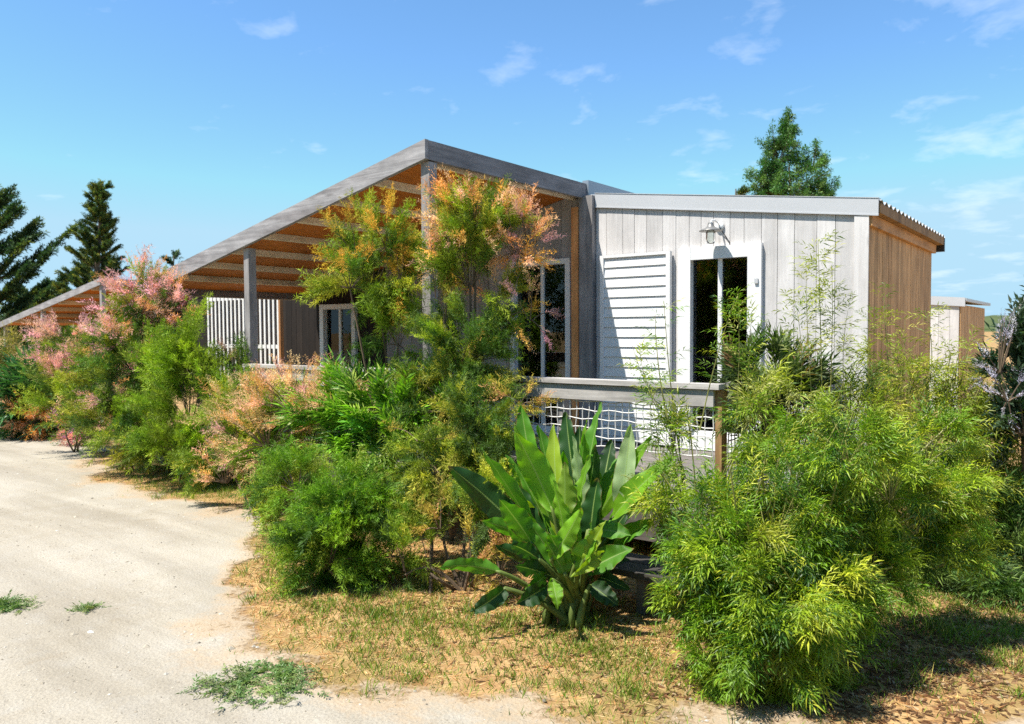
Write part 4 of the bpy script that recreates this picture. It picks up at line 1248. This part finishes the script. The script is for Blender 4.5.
p = bush('flowering_shrub', 'dark leaved shrub with pale lilac flower heads at the right edge', at(1022, 520, 5.2),
     [(1018, 370, 5.2, 30, 50, 26, 10), (1035, 330, 5.2, 30, 42, 18, 10), (1025, 420, 5.1, 34, 44, 22, 10), (1045, 390, 5.2, 44, 60, 24, 10)],
     tp=DL, pal=[(.03, .07, .035, 3), (.06, .10, .05, 2), (.12, .15, .10, .6)], size=.16, mat='leaf', part='leaves', up=.5, rand=.5,
     flowers=[(1000, 355, 5.1, 26, 44, 16, 5), (1008, 390, 5.0, 20, 30, 8, 5)], fp=[(.55, .52, .66, 3), (.70, .68, .74, 2)], ft=PL, fsize=.09)
bush('shrub', 'low dark shrub in the shade at the right edge below the lilac flowers', at(1010, 620, 5.0),
     [(1000, 525, 5.2, 54, 46, 36, 16), (950, 560, 5.1, 54, 36, 30, 14), (1030, 560, 5.0, 46, 46, 22, 14), (915, 575, 4.9, 44, 34, 18, 14), (965, 590, 4.75, 60, 26, 24, 14), (1020, 600, 4.6, 50, 26, 20, 14)],
     tp=FE + BA, pal=G_DARK + [(.08, .13, .03, 2)], size=.17, up=.1, mat='needle', part='leaves')

# ---------------------------------------------------------------- trees behind
def cypress(name, label, foot, H_, R_, nb, pal, seed, lean=0.0, size=1.0, up=(.25, .75), pw=.75):
    r = np.random.default_rng(seed)
    b = np.array(foot, float)
    p = Plant(name, label, b, 'tree')
    top = b + UP * H_ + LAT * lean
    tp_ = np.array([b * (1 - t_) + top * t_ for t_ in np.linspace(0, 1, 8)])
    mb = MB(); mb.tube(tp_, np.linspace(H_ * .028, .03, 8), 8, (1, .5, 0)); mb.build('trunk', M['bark'], p.root)
    for i in range(nb):
        t_ = (i + .5) / nb
        t_ = .12 + .86 * t_
        c = b * (1 - t_) + top * t_
        a = r.uniform(0, 2 * PI)
        ln = R_ * (1.02 - t_) ** pw * r.uniform(.55, 1.15) + .12
        d = np.array([math.cos(a), math.sin(a), 0])
        e_ = c + d * ln + UP * ln * r.uniform(*up)
        pts = bez(c, (c + e_) / 2 - UP * ln * .12, e_, 8)
        p.stem(pts, .05 * ln / R_ + .01, .012)
        n = int(14 + 60 * ln / R_)
        tt = r.uniform(.12, 1, n) ** .8 * 6.98; i0 = np.minimum(tt.astype(int), 6); f = (tt - i0)[:, None]
        thin = (1.1 - tt / 7)[:, None]
        q = pts[i0] * (1 - f) + pts[i0 + 1] * f + r.normal(size=(n, 3)) * np.array([.17, .17, .09]) * thin * size
        dd = nrm(nrm(e_ - c) * 1.1 + r.normal(size=(n, 3)) * .22 + UP * .25)
        p.sprays(q, dd, size, CY, pal, 'crown', 'needle')
    p.done('bark', 'limbs')


CY = [tpl_feather(12, 5, .22, .20, .06) for _ in range(4)]
G_CY = [(.035, .08, .034, 4), (.065, .12, .04, 2), (.16, .20, .05, 1.1)]
G_CY2 = [(.04, .085, .024, 3), (.08, .13, .03, 2), (.24, .25, .05, 2)]
f0 = at(-14, 331, 38); f0[2] = 0
cypress('cypress', 'big dark cypress with layered upswept branches at the left edge', f0, 8.9, 5.0, 46, G_CY, 3, size=.72, up=(.4, .8))
f0 = at(90, 331, 36); f0[2] = 0
cypress('cypress', 'small sunlit cypress with a pointed top between the roofs at the left', f0, 8.5, 1.75, 130, G_CY2, 5, .75, .34, up=(.4, .9), pw=.95)
f0 = at(38, 331, 44); f0[2] = 0
cypress('cypress', 'lower dark cypress filling the gap between the two taller cypresses', f0, 4.2, 3.0, 22, G_CY, 9, 0, .8)
f0 = at(166, 331, 40); f0[2] = 0
cypress('cypress', 'thin cypress top showing just above the terrace roof at left', f0, 5.6, 1.3, 16, G_CY, 12, .5, .45, up=(.4, 1.0))

f0 = at(790, 331, 34); f0[2] = 0
p = Plant('poplar_tree', 'green leafy poplar rising behind the right hand roof', f0, 'tree')
mb = MB(); mb.tube(np.array([f0, f0 + UP * 4, f0 + UP * 7, f0 + UP * 8.8 - LAT * .1]), [.2, .13, .07, .03], 8, (1, .5, 0)); mb.build('trunk', M['bark'], p.root)
G_POP = [(.05, .15, .03, 3), (.10, .22, .045, 2), (.18, .30, .07, 1)]
for (x, y, rx, ry, nb, ns) in ((786, 138, 14, 18, 24, 14), (778, 152, 22, 26, 34, 15), (775, 185, 26, 22, 34, 13), (812, 160, 18, 20, 22, 14), (765, 175, 20, 24, 20, 13), (820, 188, 20, 16, 26, 13), (764, 188, 18, 16, 20, 13), (788, 124, 10, 18, 16, 12), (796, 186, 38, 30, 50, 13), (790, 225, 44, 36, 40, 12)):
    c, r = L_(x, y, 34, rx, ry)
    p.lobe(c, r, nb, ns, TU, G_POP, .21, 'crown', 'leaf', up=.5, stem_r=.02, keep_up=False, jit=.09)
p.done('bark', 'limbs')
f0 = at(735, 331, 44); f0[2] = 0
cypress('cypress', 'tiny conifer tip just visible above the white roof trim', f0, 9.55, 1.0, 26, G_CY2, 17, 0, .55)

# ---------------------------------------------------------------- ground cover
def scatter(n, u0, u1, v0, v1, dens):
    P_ = np.c_[rng.uniform(u0, u1, n), rng.uniform(v0, v1, n)]
    return P_[rng.random(n) < dens(P_)]


def verge(P_):
    d = -pathness(P_)                                   # metres outside the gravel
    return np.clip(d * 1.6 + .3, 0, 1)


def blades(name, P_, h, wd, pal, flat=0.0, lbl='leaf'):
    k = len(P_)
    B = np.c_[P_, gz(P_) - .003]
    D = rng.normal(size=(k, 3)); D[:, 2] = 0; D = nrm(D)
    D = nrm(D * (flat + .35 * rng.random((k, 1))) + UP * (1 - flat) + .02)
    side = nrm(np.cross(D, rng.normal(size=(k, 3))))
    side[:, 2] *= (1 - flat); side = nrm(side)
    V, Fq = kites(B, D, np.asarray(h) * rng.uniform(.5, 1.3, k), np.full(k, wd) * rng.uniform(.7, 1.3, k), side)
    V[:, 2] += .004
    return mk(name, V, Fq, M[lbl], None, pick(pal, k))


patch = lambda P_: np.clip((vnoise(P_, 1.3, 31) - .42) * 5, 0, 1) * np.clip(vnoise(P_, 6, 32) * 2.2 - .5, 0, 1)
GC = np.array([(*gp(x, y)[:2], s_) for x, y, s_ in ((265, 548, .28), (300, 590, .2), (165, 492, .5), (130, 466, .5), (225, 500, .4), (420, 640, .3), (600, 690, .3), (350, 615, .22), (490, 685, .22), (540, 640, .25), (560, 705, .25), (900, 570, .5), (940, 620, .3), (410, 675, .2), (640, 710, .2))])
patch0 = patch
patch = lambda P_: np.clip((.22 * patch0(P_) + .03) + 1.35 * sum(np.exp(-((P_[:, 0] - a_) ** 2 + (P_[:, 1] - b_) ** 2) / (2 * c_ * c_)) for a_, b_, c_ in GC) * (.25 + .9 * vnoise(P_, 7, 33)), 0, 1)
near = lambda P_: np.clip(5.2 / (np.linalg.norm(P_, axis=1) + .1), 0, 1) ** 1.5
g1 = scatter(900000, -9, .8, 1.8, 7, lambda q: verge(q) * (.05 + .95 * patch(q)) * near(q) * .75)
g2 = scatter(160000, -24, -6, 3.5, 7, lambda q: verge(q) * (.25 + .75 * patch(q)) * .5)
tf = scatter(9000, -9, .8, 1.8, 6.5, lambda q: verge(q) * (.08 + .92 * patch(q)) * near(q) * .9)
tn = rng.integers(8, 36, len(tf)); th_ = np.repeat(rng.lognormal(-3.05, .42, len(tf)), tn)
tf = np.repeat(tf, tn, 0) + 0
tf += rng.normal(size=tf.shape) * .028
P_ = np.r_[g1[::3], g2, tf]
hh_ = np.r_[np.full(len(g1[::3]) + len(g2), .04), np.clip(th_, .02, .12)]
tag(blades('grass', P_, hh_, .0042, [(.15, .25, .02, 3), (.22, .31, .03, 2.5), (.42, .36, .11, 1.4), (.07, .14, .015, 1.5)], .30), 'short patchy green and yellow grass along the verge', 'grass', kind='stuff')
P_ = scatter(420000, -9, .8, 1.8, 6.5, lambda q: np.clip(verge(q) * 1.2, 0, 1) * (.25 + .75 * (1 - patch(q))) * near(q) * .6 * (1 - .75 * np.clip((q[:, 0] + 1.5) * 2, 0, 1)))
tag(blades('dry_straw', P_, .075, .0038, [(.66, .47, .19, 3), (.76, .58, .30, 2), (.46, .24, .09, 1.2), (.62, .32, .12, 1.5)], .93, 'flower'), 'dry yellow straw lying on the earth beside the gravel', 'straw', kind='stuff')
P_ = scatter(60000, -1.6, .9, 2.8, 6, lambda q: verge(q) * .2)
P_ = np.r_[P_, scatter(50000, -5, .8, 2.2, 6, lambda q: verge(q) * np.clip(1 - abs(q[:, 1] - 3.7) / 1.2, 0, 1) * .5)]
P_ = np.r_[P_, np.c_[rng.uniform(-7, -1, 90), rng.uniform(1.2, 3.6, 90)]]
tag(blades('leaf_litter', P_, .055, .015, [(.20, .10, .05, 3), (.30, .18, .095, 2), (.13, .075, .04, 3), (.48, .36, .22, .8)], .9, 'flower'), 'brown fallen leaves under the bushes', 'leaf litter', kind='stuff')

# pebbles on the gravel
n = 9000
P_ = np.c_[rng.uniform(-11, 0.3, n), rng.uniform(.6, 5.2, n)]
P_ = P_[(pathness(P_) > .02) & (rng.random(n) < np.clip(3.2 / np.linalg.norm(P_, axis=1), 0, 1))]
octa = np.array([[1, 0, 0], [0, 1, 0], [-1, 0, 0], [0, -1, 0], [0, 0, .7], [0, 0, -.7]], float)
of = np.array([[0, 1, 4], [1, 2, 4], [2, 3, 4], [3, 0, 4], [1, 0, 5], [2, 1, 5], [3, 2, 5], [0, 3, 5]])
k = len(P_)
s = rng.lognormal(-5.5, .58, k)
th = rng.uniform(0, 6.28, k)
V = octa[None] * np.stack([s * rng.uniform(.7, 1.4, k), s, s * .8], 1)[:, None, :]
V = np.stack([V[..., 0] * np.cos(th)[:, None] - V[..., 1] * np.sin(th)[:, None], V[..., 0] * np.sin(th)[:, None] + V[..., 1] * np.cos(th)[:, None], V[..., 2]], -1)
V += np.c_[P_, gz(P_) + .008][:, None, :]
t = NT('pebbles'); a = t.n('Attribute', attr='col')
tag(mk('pebbles', V.reshape(-1, 3), (of[None] + (np.arange(k) * 6)[:, None, None]).reshape(-1, 3), t.princ(a.outputs['Color'], .9, .15), None,
       np.repeat(pick([(.42, .37, .29, 4), (.30, .26, .2, 2), (.5, .46, .39, 2), (.16, .14, .11, .7)], k), 8, 0)), 'small pale pebbles loose on the gravel', 'pebbles', kind='stuff')


def weed(label, foot, rx, ry, n, h=.05):
    b = np.array(foot); b[2] = gz(b[None, :2])[0]
    p = Plant('weed_patch', label, b, 'weeds')
    q = rng.normal(size=(n, 2)) * .5
    q = q[np.linalg.norm(q, axis=1) < 1.25]
    keep_ = vnoise(q * 1.0 + b[:2] * 7, 3.0, 41) > .34
    q = q[keep_]
    pos = b + LAT * q[:, :1] * rx + DEP * q[:, 1:] * ry; pos[:, 2] = gz(pos[:, :2]) + rng.uniform(.004, .02, len(q))
    d = rnd_unit(len(q)); d[:, 2] = abs(d[:, 2]) * .3
    V, Fq, C = inst(DL, pos, nrm(d), h * rng.uniform(.6, 1.4, len(q)), pick([(.11, .20, .05, 3), (.18, .26, .07, 2), (.24, .27, .10, 1)], len(q)))
    V[:, 2] = np.maximum(V[:, 2], .003)
    p.buf[('leaves', 'leaf')] = [(V, Fq, C)]
    p.done()


weed('green weed patch growing on the gravel near the bottom edge of the picture', gp(262, 688), .24, .19, 700, .055)
weed('low green weed patch on the gravel at the left edge', gp(8, 608), .16, .11, 300, .055)
weed('tiny green weed tuft alone on the open gravel', gp(86, 610), .055, .07, 70, .045)

V, Fq, C, n0 = [], [], [], 0  # trees added behind the viewpoint to block sky light and darken reflections
for k in range(40):
    c = -DEP * rng.uniform(9, 13) + LAT * (-24 + 48 * k / 25) + UP * rng.uniform(2.2, 4.2)
    if k >= 26: c = LAT * rng.uniform(-36, -29) + DEP * (-16 + 20 * (k - 26) / 13) + UP * rng.uniform(2.4, 4.6)
    m = 420
    d = rnd_unit(m)
    q = c + d * np.array([2.4, 2.4, 3.2]) * rng.uniform(.5, 1, (m, 1))
    q[:, 2] = np.maximum(q[:, 2], .3)
    v, f, cc = inst(TU, q, rnd_unit(m), rng.uniform(.35, .6, m), pick(G_DARK, m) * .5, keep_up=False)
    V.append(v); Fq.append(f + n0); C.append(cc); n0 += len(v)
tag(mk('added_treeline', np.concatenate(V), np.concatenate(Fq), M['leaf'], None, np.concatenate(C)), 'row of leafy trees added out of view to dim the sky light and darken the window panes', 'trees', kind='stuff')
